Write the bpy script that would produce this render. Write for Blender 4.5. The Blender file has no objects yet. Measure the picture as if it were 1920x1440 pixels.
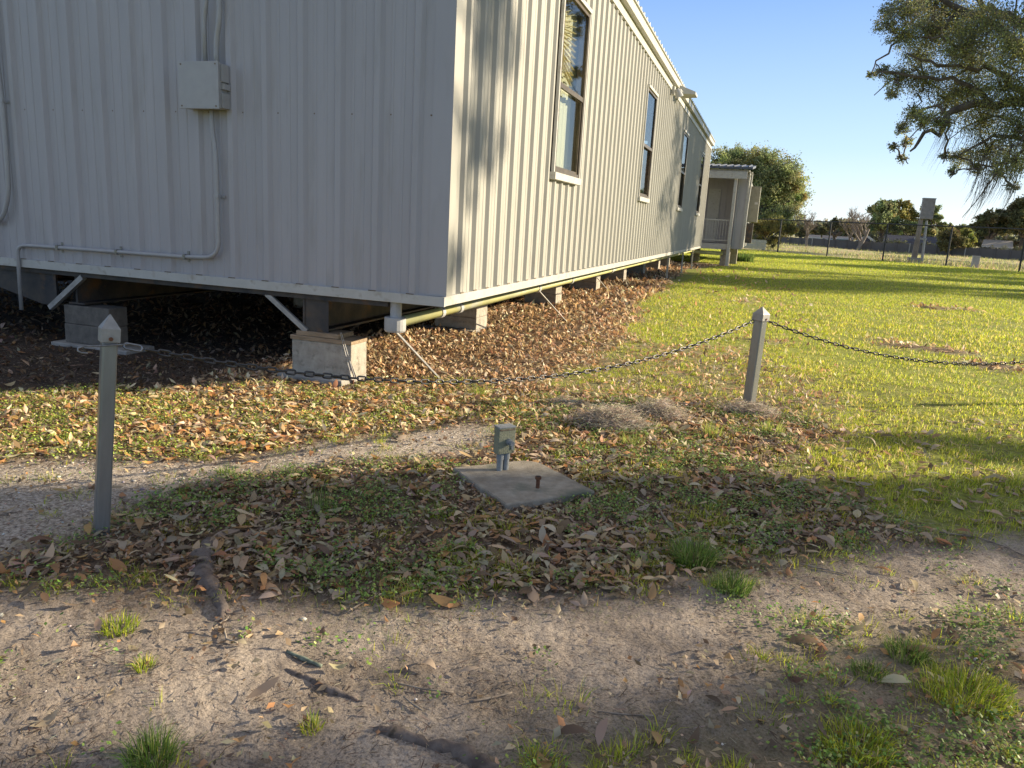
import bpy, bmesh, math, random
import numpy as np
from mathutils import Vector, Matrix
random.seed(7); RNG = np.random.default_rng(11)
scn = bpy.context.scene; COL = scn.collection
# ------------------------------------------------------------------ camera solved from the photo's vanishing points
F, CX, CY = 1420., 960., 720.
def nz(v): v = np.array(v, float); return v/np.linalg.norm(v)
_Y = nz([477, -283, F]); _h = nz([1, .0561, 0]); _Z = nz(np.cross(_h, _Y))
if _Z[1] > 0: _Z = -_Z
_X = np.cross(_Y, _Z); M3 = np.array([_X, _Y, _Z])
CAM = np.array([2.4711, -5.7597, 1.5])
def ray(px, py): return M3 @ nz([px-CX, py-CY, F])
def G(px, py, z=0.):                                   # photo position -> point at height z
    d = ray(px, py); return CAM + d*(z-CAM[2])/d[2]
def at(px, py, R): return CAM + ray(px, py)*R
def hor(px): return 437+.0561*(px-1437)
def W(px, D):                                          # ground point D metres away in that direction
    p = at(px, hor(px), D); return np.array([p[0], p[1], 0.])
def hm(px, D, n): d = nz([px-CX, hor(px)-CY, F]); return n*D*d[2]/F
SD = np.array([.869, .494]); ND = np.array([-.494, .869])
ELEV = math.radians(18.2); AZ = math.atan2(.494, .869)
def UN(u, n, z=0.): return np.array([u*SD[0]+n*ND[0], u*SD[1]+n*ND[1], z])

# ------------------------------------------------------------------ object helpers
def tag(o, label=None, cat=None, group=None, kind=None):
    if label: o['label'] = label
    if cat: o['category'] = cat
    if group: o['group'] = group
    if kind: o['kind'] = kind
    return o
def thing(name, label, cat, loc=(0, 0, 0), group=None, rot=0):
    o = bpy.data.objects.new(name, None); COL.objects.link(o); o.location = loc
    o.rotation_euler = (0, 0, rot); o.empty_display_size = .1
    return tag(o, label, cat, group)
def link(name, me, parent=None):
    o = bpy.data.objects.new(name, me); COL.objects.link(o)
    if parent is not None: o.parent = parent
    return o
class MB:
    def __init__(s, off=(0, 0, 0)): s.v = []; s.f = []; s.off = Vector(off)
    def add(s, vs, fs):
        b = len(s.v); s.v += [tuple(Vector(v)-s.off) for v in vs]; s.f += [tuple(b+i for i in f) for f in fs]; return s
    def box(s, lo, hi, m=None):
        x0, y0, z0 = lo; x1, y1, z1 = hi
        vs = [(x0,y0,z0),(x1,y0,z0),(x1,y1,z0),(x0,y1,z0),(x0,y0,z1),(x1,y0,z1),(x1,y1,z1),(x0,y1,z1)]
        if m is not None: vs = [tuple(m @ Vector(v)) for v in vs]
        return s.add(vs, [(0,3,2,1),(4,5,6,7),(0,1,5,4),(1,2,6,5),(2,3,7,6),(3,0,4,7)])
    def bar(s, a, b, w, t, up=(0, 0, 1)):
        a = Vector(a); b = Vector(b); d = b-a; L = d.length; d.normalize(); u = Vector(up)
        if abs(d.dot(u)) > .98: u = Vector((0, 1, 0))
        sx = d.cross(u).normalized(); sz = sx.cross(d).normalized()
        m = Matrix((sx, d, sz)).transposed().to_4x4(); m.translation = a
        return s.box((-w/2, 0, -t/2), (w/2, L, t/2), m)
    def tube(s, pts, r, n=8, cap=True):
        pts = [Vector(p) for p in pts]; k = len(pts); rs = r if hasattr(r, '__len__') else [r]*k
        vs = []; prev = None
        for i, p in enumerate(pts):
            t = (pts[min(i+1, k-1)]-pts[max(i-1, 0)]).normalized()
            if prev is None:
                u = Vector((0, 0, 1)) if abs(t.z) < .9 else Vector((1, 0, 0)); prev = t.cross(u).normalized()
            a = (prev - t*prev.dot(t)).normalized(); prev = a; b = t.cross(a)
            for j in range(n):
                q = 2*math.pi*j/n; vs.append(p+(a*math.cos(q)+b*math.sin(q))*rs[i])
        fs = [(i*n+j, i*n+(j+1) % n, (i+1)*n+(j+1) % n, (i+1)*n+j) for i in range(k-1) for j in range(n)]
        if cap: fs += [tuple(range(n-1, -1, -1)), tuple((k-1)*n+j for j in range(n))]
        return s.add(vs, fs)
    def build(s, name, mat, parent=None, bevel=0, smooth=False):
        me = bpy.data.meshes.new(name); me.from_pydata(s.v, [], s.f); me.materials.append(mat); me.update()
        if smooth: me.polygons.foreach_set('use_smooth', [True]*len(me.polygons))
        o = link(name, me, parent)
        if bevel:
            b = o.modifiers.new('bev', 'BEVEL'); b.width = bevel; b.segments = 2; b.limit_method = 'ANGLE'
            b.angle_limit = .6
        return o
def np_mesh(name, V, Q=None, T=None, mat=None, tint=None, parent=None, smooth=False):
    V = np.asarray(V, np.float32); parts = []; starts = []; tot = 0; npoly = 0
    for A, k in ((Q, 4), (T, 3)):
        if A is not None and len(A):
            A = np.asarray(A, np.int32); parts.append(A.ravel()); starts.append(tot+np.arange(len(A))*k); tot += A.size; npoly += len(A)
    L = np.concatenate(parts); S = np.concatenate(starts).astype(np.int32)
    me = bpy.data.meshes.new(name); me.vertices.add(len(V)); me.vertices.foreach_set('co', V.ravel())
    me.loops.add(len(L)); me.loops.foreach_set('vertex_index', L)
    me.polygons.add(npoly); me.polygons.foreach_set('loop_start', S)
    if smooth: me.polygons.foreach_set('use_smooth', np.ones(npoly, bool))
    me.update(calc_edges=True)
    if tint is not None:
        at_ = me.attributes.new('tint', 'FLOAT_COLOR', 'POINT')
        c = np.ones((len(V), 4), np.float32); c[:, :3] = tint; at_.data.foreach_set('color', c.ravel())
    if mat: me.materials.append(mat)
    return link(name, me, parent)
# value noise
_P = RNG.random(4096).astype(np.float64)
def vn(x, y, s=0):
    xi = np.floor(x).astype(np.int64); yi = np.floor(y).astype(np.int64); fx = x-xi; fy = y-yi
    fx = fx*fx*(3-2*fx); fy = fy*fy*(3-2*fy)
    def h(a, b): return _P[((a*7349+b*9151+s*3571) ^ (a*31+b*57)) & 4095]
    return (h(xi, yi)*(1-fx)+h(xi+1, yi)*fx)*(1-fy)+(h(xi, yi+1)*(1-fx)+h(xi+1, yi+1)*fx)*fy
def fbm(x, y, sc, o=4, s=0):
    r = 0; a = .5; t = 0
    for i in range(o): r = r+a*vn(x*sc+i*13.7, y*sc-i*7.3, s+i); t += a; a *= .55; sc *= 2.03
    return r/t
def inpoly(x, y, poly):
    r = np.zeros(x.shape, bool); n = len(poly)
    for i in range(n):
        x0, y0 = poly[i][:2]; x1, y1 = poly[(i+1) % n][:2]
        c = ((y0 > y) != (y1 > y)); xx = (x1-x0)*(y-y0)/((y1-y0) if y1 != y0 else 1e-9)+x0
        r ^= c & (x < xx)
    return r

# ------------------------------------------------------------------ materials
def newmat(name):
    m = bpy.data.materials.new(name); m.use_nodes = True; nt = m.node_tree
    return m, nt, nt.nodes['Principled BSDF']
def nd(nt, t, **k):
    n = nt.nodes.new(t)
    for a, b in k.items():
        if a in n.inputs: n.inputs[a].default_value = b
        else: setattr(n, a, b)
    return n
def c4(c): return (c[0], c[1], c[2], 1)
def noisy(name, c1, c2, scale=5., rough=.6, metal=0., bump=0., bscale=40., stretch=(1, 1, 1), c3=None, sc3=30., lo=.35, hi=.65, dist=.01):
    m, nt, b = newmat(name); L = nt.links
    tc = nd(nt, 'ShaderNodeTexCoord'); mp = nd(nt, 'ShaderNodeMapping'); mp.inputs['Scale'].default_value = stretch
    L.new(tc.outputs['Object'], mp.inputs[0])
    n = nd(nt, 'ShaderNodeTexNoise', Scale=scale, Detail=6., Roughness=.6); L.new(mp.outputs[0], n.inputs['Vector'])
    r = nd(nt, 'ShaderNodeValToRGB'); r.color_ramp.elements[0].position = lo; r.color_ramp.elements[1].position = hi
    r.color_ramp.elements[0].color = c4(c1); r.color_ramp.elements[1].color = c4(c2); L.new(n.outputs[0], r.inputs[0])
    out = r.outputs[0]
    if c3:
        n3 = nd(nt, 'ShaderNodeTexNoise', Scale=sc3, Detail=4.); L.new(mp.outputs[0], n3.inputs['Vector'])
        r3 = nd(nt, 'ShaderNodeValToRGB'); r3.color_ramp.elements[0].position = .56; r3.color_ramp.elements[1].position = .72
        L.new(n3.outputs[0], r3.inputs[0]); mx = nd(nt, 'ShaderNodeMix', data_type='RGBA')
        L.new(r3.outputs[0], mx.inputs[0]); L.new(out, mx.inputs[6]); mx.inputs[7].default_value = c4(c3); out = mx.outputs[2]
    L.new(out, b.inputs['Base Color']); b.inputs['Roughness'].default_value = rough; b.inputs['Metallic'].default_value = metal
    if bump:
        n2 = nd(nt, 'ShaderNodeTexNoise', Scale=bscale, Detail=5.); L.new(mp.outputs[0], n2.inputs['Vector'])
        bp = nd(nt, 'ShaderNodeBump', Strength=bump, Distance=dist); L.new(n2.outputs[0], bp.inputs['Height'])
        L.new(bp.outputs[0], b.inputs['Normal'])
    return m
def tintmat(name, rough=.6, trans=.3, gain=1., spec=.3):
    m, nt, b = newmat(name); L = nt.links
    a = nd(nt, 'ShaderNodeAttribute', attribute_name='tint'); b.inputs['Roughness'].default_value = rough
    b.inputs['Specular IOR Level'].default_value = spec
    L.new(a.outputs['Color'], b.inputs['Base Color'])
    if trans:
        t = nd(nt, 'ShaderNodeBsdfTranslucent'); mx = nd(nt, 'ShaderNodeMixShader'); mx.inputs[0].default_value = trans
        L.new(a.outputs['Color'], t.inputs[0]); L.new(b.outputs[0], mx.inputs[1]); L.new(t.outputs[0], mx.inputs[2])
        L.new(mx.outputs[0], nt.nodes['Material Output'].inputs[0])
    return m
M = {}
M['wall'] = noisy('painted_steel', (.31, .30, .262), (.345, .335, .292), 3., .5, 0, .12, 2.5, (1, 1, .25), c3=(.28, .27, .23), sc3=9., dist=.02)
M['endwall'] = noisy('painted_steel_shaded', (.355, .337, .338), (.39, .37, .37), 2.5, .42, 0, .15, 2.5, (1, 1, .2), c3=(.335, .316, .305), sc3=7., dist=.02)  # shaded copy of the wall paint, lightened and cooled to suit the shade
M['trim'] = noisy('painted_trim', (.42, .41, .37), (.48, .47, .43), 6., .45, c3=(.34, .31, .26), sc3=12)
M['roof'] = noisy('roof_steel', (.55, .55, .52), (.66, .66, .62), 4., .4)
M['darkroof'] = noisy('dark_roof_steel', (.05, .06, .08), (.09, .10, .12), 4., .5)
M['bronze'] = noisy('bronze_frame', (.07, .055, .04), (.12, .095, .065), 12., .4, .4)
M['curtain'] = noisy('curtain_cloth', (.70, .62, .46), (.85, .78, .62), 8., .8, stretch=(1, 6, .4))
M['blind'] = noisy('blind_slat', (.70, .56, .28), (.80, .66, .38), 8., .6)
M['posters'] = noisy('window_posters', (.45, .12, .08), (.55, .50, .45), 1.6, .7, lo=.45, hi=.5)
M['conduit'] = noisy('painted_conduit', (.33, .32, .31), (.37, .36, .345), 10., .4)
M['junction'] = noisy('painted_box', (.34, .33, .32), (.37, .36, .345), 8., .42, c3=(.31, .30, .28), sc3=5)
M['screw'] = noisy('rusty_screw', (.12, .09, .06), (.22, .17, .12), 60., .6, .3)
M['cabinet'] = noisy('beige_cabinet', (.22, .21, .155), (.27, .26, .20), 3., .5, c3=(.18, .165, .12), sc3=4)
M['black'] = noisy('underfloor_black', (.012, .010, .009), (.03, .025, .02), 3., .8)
M['steel'] = noisy('weathered_beam', (.03, .032, .038), (.09, .075, .06), 4., .6, .3, .2, 30., c3=(.14, .08, .04), sc3=6)
M['brace'] = noisy('galvanised_brace', (.28, .27, .26), (.42, .41, .39), 12., .5, .5)
M['yellowpipe'] = noisy('algae_pipe', (.42, .42, .20), (.62, .58, .22), 5., .55, c3=(.60, .60, .52), sc3=4, stretch=(1, .3, 1))
M['greypipe'] = noisy('pvc_fitting', (.34, .34, .33), (.43, .43, .42), 6., .45)
M['block'] = noisy('concrete_block', (.28, .25, .20), (.42, .38, .31), 10., .9, 0, .5, 90., c3=(.20, .18, .14), sc3=18)
M['dimblock'] = noisy('shaded_dirty_block', (.10, .09, .075), (.17, .15, .125), 10., .9, 0, .5, 90.)  # block colour darkened for under-floor shade and dirt
M['footing'] = noisy('footing_concrete', (.24, .22, .19), (.38, .35, .30), 8., .9, 0, .5, 70.)
M['shim'] = noisy('timber_shim', (.20, .14, .08), (.34, .25, .16), 6., .8, stretch=(1, 8, 8))
M['slab'] = noisy('rough_slab', (.24, .20, .145), (.37, .32, .245), 14., .9, 0, .8, 160., c3=(.12, .13, .09), sc3=4., dist=.006)
M['gal'] = noisy('grey_post_metal', (.20, .205, .205), (.29, .295, .295), 7., .33, .6, .08, 60., (1, 1, .15), c3=(.22, .21, .19), sc3=25)
M['cap'] = noisy('cast_post_cap', (.25, .24, .22), (.33, .315, .29), 20., .5, .3, .1, 120.)
M['chain'] = noisy('dark_chain', (.035, .035, .04), (.10, .095, .09), 60., .35, .85)
M['zinc'] = noisy('zinc_link', (.16, .16, .16), (.26, .26, .26), 40., .35, .9)
M['rust'] = noisy('rusted_iron', (.10, .04, .02), (.20, .09, .045), 60., .85, .2, .5, 200.)
M['pvc'] = noisy('grey_pvc', (.19, .205, .21), (.26, .275, .28), 30., .5, c3=(.20, .20, .17), sc3=40)
M['mossy'] = noisy('lichen_box', (.17, .18, .13), (.26, .26, .17), 25., .8, 0, .3, 120., c3=(.14, .15, .09), sc3=50)
M['bark'] = noisy('oak_bark', (.07, .055, .045), (.16, .13, .105), 3., .95, 0, .8, 12., (1, 1, .4), dist=.05)
M['root'] = noisy('weathered_root', (.08, .06, .05), (.20, .16, .13), 14., .95, 0, .9, 30., c3=(.05, .04, .03), sc3=25)
M['twig'] = noisy('grey_twig', (.16, .12, .09), (.32, .27, .21), 20., .9)
M['greentwig'] = noisy('lichen_twig', (.07, .085, .06), (.20, .23, .17), 40., .9)
M['baretree'] = noisy('bare_wood', (.20, .16, .13), (.32, .27, .22), 1., .9)
M['blackpost'] = noisy('black_fence_coat', (.015, .015, .016), (.03, .03, .032), 8., .5)
M['leaf'] = tintmat('fallen_leaf', .55, .3, spec=.35)
M['grass'] = tintmat('grass_blade', .5, .5, spec=.35)
M['weed'] = tintmat('weed_leaf', .5, .3)
M['crown'] = tintmat('tree_foliage', .6, .42, spec=.3)
M['moss'] = tintmat('spanish_moss', .9, .25, spec=.1)
M['stone'] = tintmat('pebble', .8, 0)
def glass():
    m, nt, b = newmat('window_glass'); L = nt.links; nt.nodes.remove(b)
    gm = nd(nt, 'ShaderNodeNewGeometry'); dt = nd(nt, 'ShaderNodeVectorMath', operation='DOT_PRODUCT'); L.new(gm.outputs['Incoming'], dt.inputs[0]); L.new(gm.outputs['Normal'], dt.inputs[1])
    ab = nd(nt, 'ShaderNodeMath', operation='ABSOLUTE'); L.new(dt.outputs['Value'], ab.inputs[0]); om = nd(nt, 'ShaderNodeMath', operation='SUBTRACT'); om.inputs[0].default_value = 1; L.new(ab.outputs[0], om.inputs[1])
    pw = nd(nt, 'ShaderNodeMath', operation='POWER'); L.new(om.outputs[0], pw.inputs[0]); pw.inputs[1].default_value = 5; fr = nd(nt, 'ShaderNodeMath', operation='MULTIPLY_ADD'); L.new(pw.outputs[0], fr.inputs[0]); fr.inputs[1].default_value = .62; fr.inputs[2].default_value = .045; tr = nd(nt, 'ShaderNodeBsdfTransparent'); tr.inputs[0].default_value = (.82, .85, .82, 1)
    gl = nd(nt, 'ShaderNodeBsdfGlossy', Roughness=.015); mx = nd(nt, 'ShaderNodeMixShader')
    n = nd(nt, 'ShaderNodeTexNoise', Scale=1.2); bp = nd(nt, 'ShaderNodeBump', Strength=.1, Distance=.02)
    L.new(n.outputs[0], bp.inputs['Height']); L.new(bp.outputs[0], gl.inputs['Normal'])
    L.new(fr.outputs[0], mx.inputs[0]); L.new(tr.outputs[0], mx.inputs[1]); L.new(gl.outputs[0], mx.inputs[2])
    L.new(mx.outputs[0], nt.nodes['Material Output'].inputs[0]); return m
M['glass'] = glass()

# ------------------------------------------------------------------ ground zones (photo outlines projected on the ground)
def PG(pts): return [G(*p)[:2] for p in pts]
Z_LIT_A = PG([(60,1035),(190,985),(300,935),(430,900),(560,880),(700,868),(850,858),(900,840),(985,800),(1010,750),(1120,742),(1300,752),(1450,765),(1560,800),(1500,850),(1480,900),(1640,960),(1760,1010),(1560,1035),(1400,1055),(1250,1080),(1060,1105),(700,1118),(350,1125),(120,1105),(0,1092),(-200,1100),(-150,1050)])
Z_LIT_B = [(-12., -6.9)]+PG([(0,739),(200,734),(350,732),(500,722),(600,712),(900,718),(1020,750),(990,800),(850,798),(700,818),(560,845),(430,862),(200,858),(0,868),(-300,876)])+[(-12., -9.5)]
Z_GRAV = PG([(-700,880),(0,868),(200,858),(430,862),(640,830),(850,798),(935,797),(925,850),(850,858),(600,878),(430,900),(300,935),(180,985),(60,1035),(-150,1050),(-700,1100)])
Z_BRN = [(-12, -6.9), (-2.85, -1.6), (-2.0, -1.05), (-1.4, -.42)] + [tuple(p) for p in PG([(600,722),(760,730),(900,735),(1010,745),(1090,700),(1150,650),(1180,610),(1200,575),(1240,540),(1290,505)])] + [(.5, 27), (1.2, 30), (-12, 34)]
Z_THIN = PG([(940,770),(1000,740),(1100,690),(1200,640),(1400,650),(1480,690),(1560,740),(1600,800),(1400,770),(1200,760),(1050,780)])
Z_BOT = PG([(1530,1190),(1700,1150),(1950,1130),(2300,1100),(2300,1700),(850,1700),(850,1400),(1100,1390),(1280,1330),(1400,1250)])
Z_SOIL = PG([(-700,1100),(0,1092),(350,1128),(700,1122),(1060,1108),(1400,1060),(1560,1038),(1760,1010),(1950,985),(2500,940),(3000,1300),(3000,3000),(-700,3000)])
DIRT = [(G(1735,655)[:2], .75, .28), (G(1660,640)[:2], .3, .15), (G(1745,578)[:2], .45, .5), (G(1812,582)[:2], .3, .35), (G(1370,470)[:2], 0, 0), (G(1395,567)[:2], .3, .3), (G(1420,640)[:2], .35, .2), (G(1880,690)[:2], .6, .25)]
def zones(x, y, jit=.07):
    if jit: x = x+RNG.normal(0, jit, x.shape); y = y+RNG.normal(0, jit, y.shape)
    wx = x+(fbm(x, y, 2.2, 4, 3)-.5)*.5; wy = y+(fbm(x, y, 2.2, 4, 9)-.5)*.5
    z = {}
    far = (np.hypot(x-CAM[0], y-CAM[1]) > 30)
    z['soil'] = inpoly(wx, wy, Z_SOIL) & ~inpoly(wx, wy, Z_BOT)
    z['bot'] = inpoly(wx, wy, Z_BOT)
    z['grav'] = inpoly(x+(wx-x)*.45, y+(wy-y)*.45, Z_GRAV)
    z['A'] = inpoly(x+(wx-x)*.6, y+(wy-y)*.6, Z_LIT_A) & ~z['grav']
    z['B'] = inpoly(x+(wx-x)*.45, y+(wy-y)*.45, Z_LIT_B) & ~z['grav'] & ~z['A']
    w2x = x+(fbm(x, y, .9, 4, 5)-.5)*.9
    z['C'] = inpoly(w2x, y, Z_BRN) & ~z['A'] & ~z['B'] & ~z['grav']
    z['thin'] = inpoly(wx, wy, Z_THIN) & ~z['A'] & ~z['C']
    z['field'] = (y > 60.5-.765*(x-3.5)) & (y > 30)
    d = np.zeros(x.shape, bool)
    for (c, rx, ry) in DIRT:
        if rx: d |= (((wx-c[0])/rx)**2+((wy-c[1])/ry)**2) < 1
    z['dirt'] = d
    z['lawn'] = ~(z['soil'] | z['bot'] | z['grav'] | z['A'] | z['B'] | z['C'] | z['thin'] | z['field'] | z['dirt'])
    return z
def gh(x, y):
    d = np.hypot(x-CAM[0], y-CAM[1]); near = np.clip(1-d/30, 0, 1)
    h = (fbm(x, y, 1.3, 3, 21)-.5)*.05*near + (fbm(x, y, 9., 3, 22)-.5)*.018*np.clip(1-d/10, 0, 1)
    for (c, rx, ry) in DIRT:
        if rx: h = h+.035*np.exp(-(((x-c[0])/rx)**2+((y-c[1])/ry)**2)*1.4)
    far = np.clip((d-58)/40, 0, 1)
    return h + (fbm(x, y, .12, 3, 30)-.45)*.55*far*(d < 113)
def g1(x, y): return float(gh(np.array([x]), np.array([y]))[0])

def ground():
    az0 = math.atan2(_Z[0]*0+.953, -.302)      # view azimuth 107.6 deg
    az0 = math.radians(107.6)
    a1 = np.linspace(-math.radians(52), math.radians(52), 760); a2 = np.linspace(math.radians(52), math.radians(308), 90)[1:]
    ang = az0 + np.concatenate([a1, a2[:-1]])
    r = np.concatenate([[.15, .35, .6], np.geomspace(.85, 14, 430), np.geomspace(14.3, 130, 150), np.geomspace(140, 2500, 22)])
    A, R = np.meshgrid(ang, r); X = (CAM[0]+R*np.cos(A)).ravel(); Y = (CAM[1]+R*np.sin(A)).ravel()
    z = zones(X, Y, 0); Zc = gh(X, Y)
    # tread marks, micro relief of the sandy soil
    na = len(ang); nr = len(r)
    Zc += np.where(z['soil'] | z['bot'], (fbm(X, Y, 16., 4, 40)-.5)*.013, 0)*(np.hypot(X-CAM[0], Y-CAM[1]) < 9)
    V = np.stack([X, Y, Zc], 1)
    i = np.arange(nr-1)[:, None]*na; j = np.arange(na)[None, :]; j2 = (j+1) % na
    Q = np.stack([i+j, i+j2, i+na+j2, i+na+j], -1).reshape(-1, 4)
    # flipped so that normals face up
    Q = Q[:, ::-1]
    grass = 0; litter = 0; other = 0; dark = 0
    for _ in range(6):
        q = zones(X, Y, .11); grass = grass+(q['lawn']*1.+q['thin']*.45+q['bot']*.12)/6; litter = litter+((q['A'] | q['B'])*.85+q['C']*.9+q['thin']*.4+q['dirt']*.8+q['bot']*.35)/6; other = other+q['grav']/6.
    under = np.clip((-X-1.8)/.5, 0, 1)*np.clip((ND[0]*X+ND[1]*Y+.15+(fbm(X, Y, 3., 3, 90)-.5)*.5)/.5, 0, 1)*.9*(X > -12)*(Y < 27)  # mask of the building's shadow, painted into the soil colour
    tint = np.stack([np.clip(grass, 0, 1), np.clip(litter, 0, 1), other], 1)
    m, nt, b = newmat('ground_soil'); L = nt.links
    a = nd(nt, 'ShaderNodeAttribute', attribute_name='tint'); sp = nd(nt, 'ShaderNodeSeparateColor'); L.new(a.outputs['Color'], sp.inputs[0])
    fa = nd(nt, 'ShaderNodeAttribute', attribute_name='field')
    tc = nd(nt, 'ShaderNodeTexCoord')
    def ramp(scale, stops, det=6., rough=.65):
        n = nd(nt, 'ShaderNodeTexNoise', Scale=scale, Detail=det, Roughness=rough); L.new(tc.outputs['Object'], n.inputs['Vector'])
        r_ = nd(nt, 'ShaderNodeValToRGB'); e = r_.color_ramp.elements
        while len(e) < len(stops): e.new(.5)
        for k, (p, c) in enumerate(stops): e[k].position = p; e[k].color = c4(c)
        L.new(n.outputs[0], r_.inputs[0]); return r_.outputs[0], n
    def mix(f, A_, B_):
        mx = nd(nt, 'ShaderNodeMix', data_type='RGBA')
        if isinstance(f, float): mx.inputs[0].default_value = f
        else: L.new(f, mx.inputs[0])
        for s_, v in ((6, A_), (7, B_)):
            if isinstance(v, tuple): mx.inputs[s_].default_value = c4(v)
            else: L.new(v, mx.inputs[s_])
        return mx.outputs[2]
    sand, _ = ramp(2.6, [(.3, (.17, .138, .108)), (.47, (.30, .247, .198)), (.68, (.41, .345, .28))])
    fine, nf = ramp(90., [(.36, (.35, .34, .33)), (.5, (1, 1, 1)), (.64, (1.4, 1.36, 1.3))], 5., .8)
    mul = nd(nt, 'ShaderNodeMix', data_type='RGBA', blend_type='MULTIPLY'); mul.inputs[0].default_value = .9
    L.new(sand, mul.inputs[6]); L.new(fine, mul.inputs[7]); sand = mul.outputs[2]
    # pale shell and grit specks
    vo = nd(nt, 'ShaderNodeTexVoronoi', Scale=120.); L.new(tc.outputs['Object'], vo.inputs['Vector'])
    rv = nd(nt, 'ShaderNodeValToRGB'); rv.color_ramp.elements[0].position = .10; rv.color_ramp.elements[1].position = .2
    rv.color_ramp.elements[0].color = (1, 1, 1, 1); rv.color_ramp.elements[1].color = (0, 0, 0, 1); L.new(vo.outputs['Distance'], rv.inputs[0])
    n5 = nd(nt, 'ShaderNodeTexNoise', Scale=3.); L.new(tc.outputs['Object'], n5.inputs['Vector'])
    mm = nd(nt, 'ShaderNodeMath', operation='MULTIPLY'); L.new(rv.outputs[0], mm.inputs[0]); L.new(n5.outputs[0], mm.inputs[1])
    sand = mix(mm.outputs[0], sand, (.55, .50, .44))
    grav, _ = ramp(60., [(.35, (.22, .18, .14)), (.5, (.44, .37, .29)), (.66, (.66, .57, .46))], 4.)
    litt, _ = ramp(14., [(.35, (.06, .04, .025)), (.52, (.14, .09, .05)), (.68, (.24, .16, .09))])
    gr, _ = ramp(18., [(.35, (.14, .15, .035)), (.55, (.27, .30, .06)), (.7, (.38, .38, .10))])
    gb, _ = ramp(.5, [(.35, (.8, .8, .8)), (.6, (1.15, 1.1, 1.0))], 3.)
    mg = nd(nt, 'ShaderNodeMix', data_type='RGBA', blend_type='MULTIPLY'); mg.inputs[0].default_value = .7
    L.new(gr, mg.inputs[6]); L.new(gb, mg.inputs[7])
    fld, _ = ramp(.35, [(.3, (.26, .30, .09)), (.5, (.44, .40, .20)), (.65, (.52, .38, .27))])
    c = mix(sp.outputs[2], sand, grav); c = mix(sp.outputs[1], c, litt); c = mix(sp.outputs[0], c, mg.outputs[2])
    c = mix(fa.outputs['Fac'], c, fld)
    da = nd(nt, 'ShaderNodeAttribute', attribute_name='painted_shade'); c = mix(da.outputs['Fac'], c, (.062, .047, .036))  # soil colour darkened by the mask to deepen the building's shade
    L.new(c, b.inputs['Base Color']); b.inputs['Roughness'].default_value = .95; b.inputs['Specular IOR Level'].default_value = .15
    bp = nd(nt, 'ShaderNodeBump', Strength=.9, Distance=.008); L.new(nf.outputs[0], bp.inputs['Height'])
    n7 = nd(nt, 'ShaderNodeTexNoise', Scale=28., Detail=4.); L.new(tc.outputs['Object'], n7.inputs['Vector'])
    b2 = nd(nt, 'ShaderNodeBump', Strength=.6, Distance=.02); L.new(n7.outputs[0], b2.inputs['Height']); L.new(bp.outputs[0], b2.inputs['Normal'])
    L.new(b2.outputs[0], b.inputs['Normal'])
    # close the middle
    V = np.vstack([V, [[CAM[0], CAM[1], 0]]]); ci = len(V)-1
    T = np.stack([np.full(na, ci), np.arange(na), (np.arange(na)+1) % na], 1)
    tint = np.vstack([tint, [[0, 0, 0]]])
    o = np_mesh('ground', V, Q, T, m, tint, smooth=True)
    at2 = o.data.attributes.new('painted_shade', 'FLOAT', 'POINT'); at2.data.foreach_set('value', np.append(under, 0).astype(np.float32))
    fl = np.append(np.where(z['field'], 1., 0.), 0).astype(np.float32)
    at_ = o.data.attributes.new('field', 'FLOAT', 'POINT'); at_.data.foreach_set('value', fl)
    tag(o, kind='structure')
ground()

# ------------------------------------------------------------------ scatter geometry
def sector(n, r0, r1, half=47., power=1.):
    """random ground points in a wide sector in front of the camera"""
    a = math.radians(107.6)+np.radians(RNG.uniform(-half, half, n))
    r = r0*(r1/r0)**(RNG.random(n)**power)
    return CAM[0]+r*np.cos(a), CAM[1]+r*np.sin(a), r
def unis(n, r0, r1, half=47.):
    a = math.radians(107.6)+np.radians(RNG.uniform(-half, half, n)); r = np.sqrt(RNG.uniform(r0*r0, r1*r1, n))
    return CAM[0]+r*np.cos(a), CAM[1]+r*np.sin(a), r
SLAB = [G(848, 877, .03)[:2], G(1000, 861, .03)[:2], G(1117, 921, .03)[:2], G(950, 946, .03)[:2]]
def clear(x, y, pad=1.):
    c = np.mean(SLAB, axis=0); P_ = [c+(p-c)*pad for p in SLAB]; ok = ~inpoly(x, y, P_)
    ok &= ~((x > -1.6) & (x < -.78) & (y > -.14) & (y < .42))
    ok &= ~((x > -4.3) & (x < -3.0) & (y > -.1) & (y < .5))
    return ok
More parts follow.
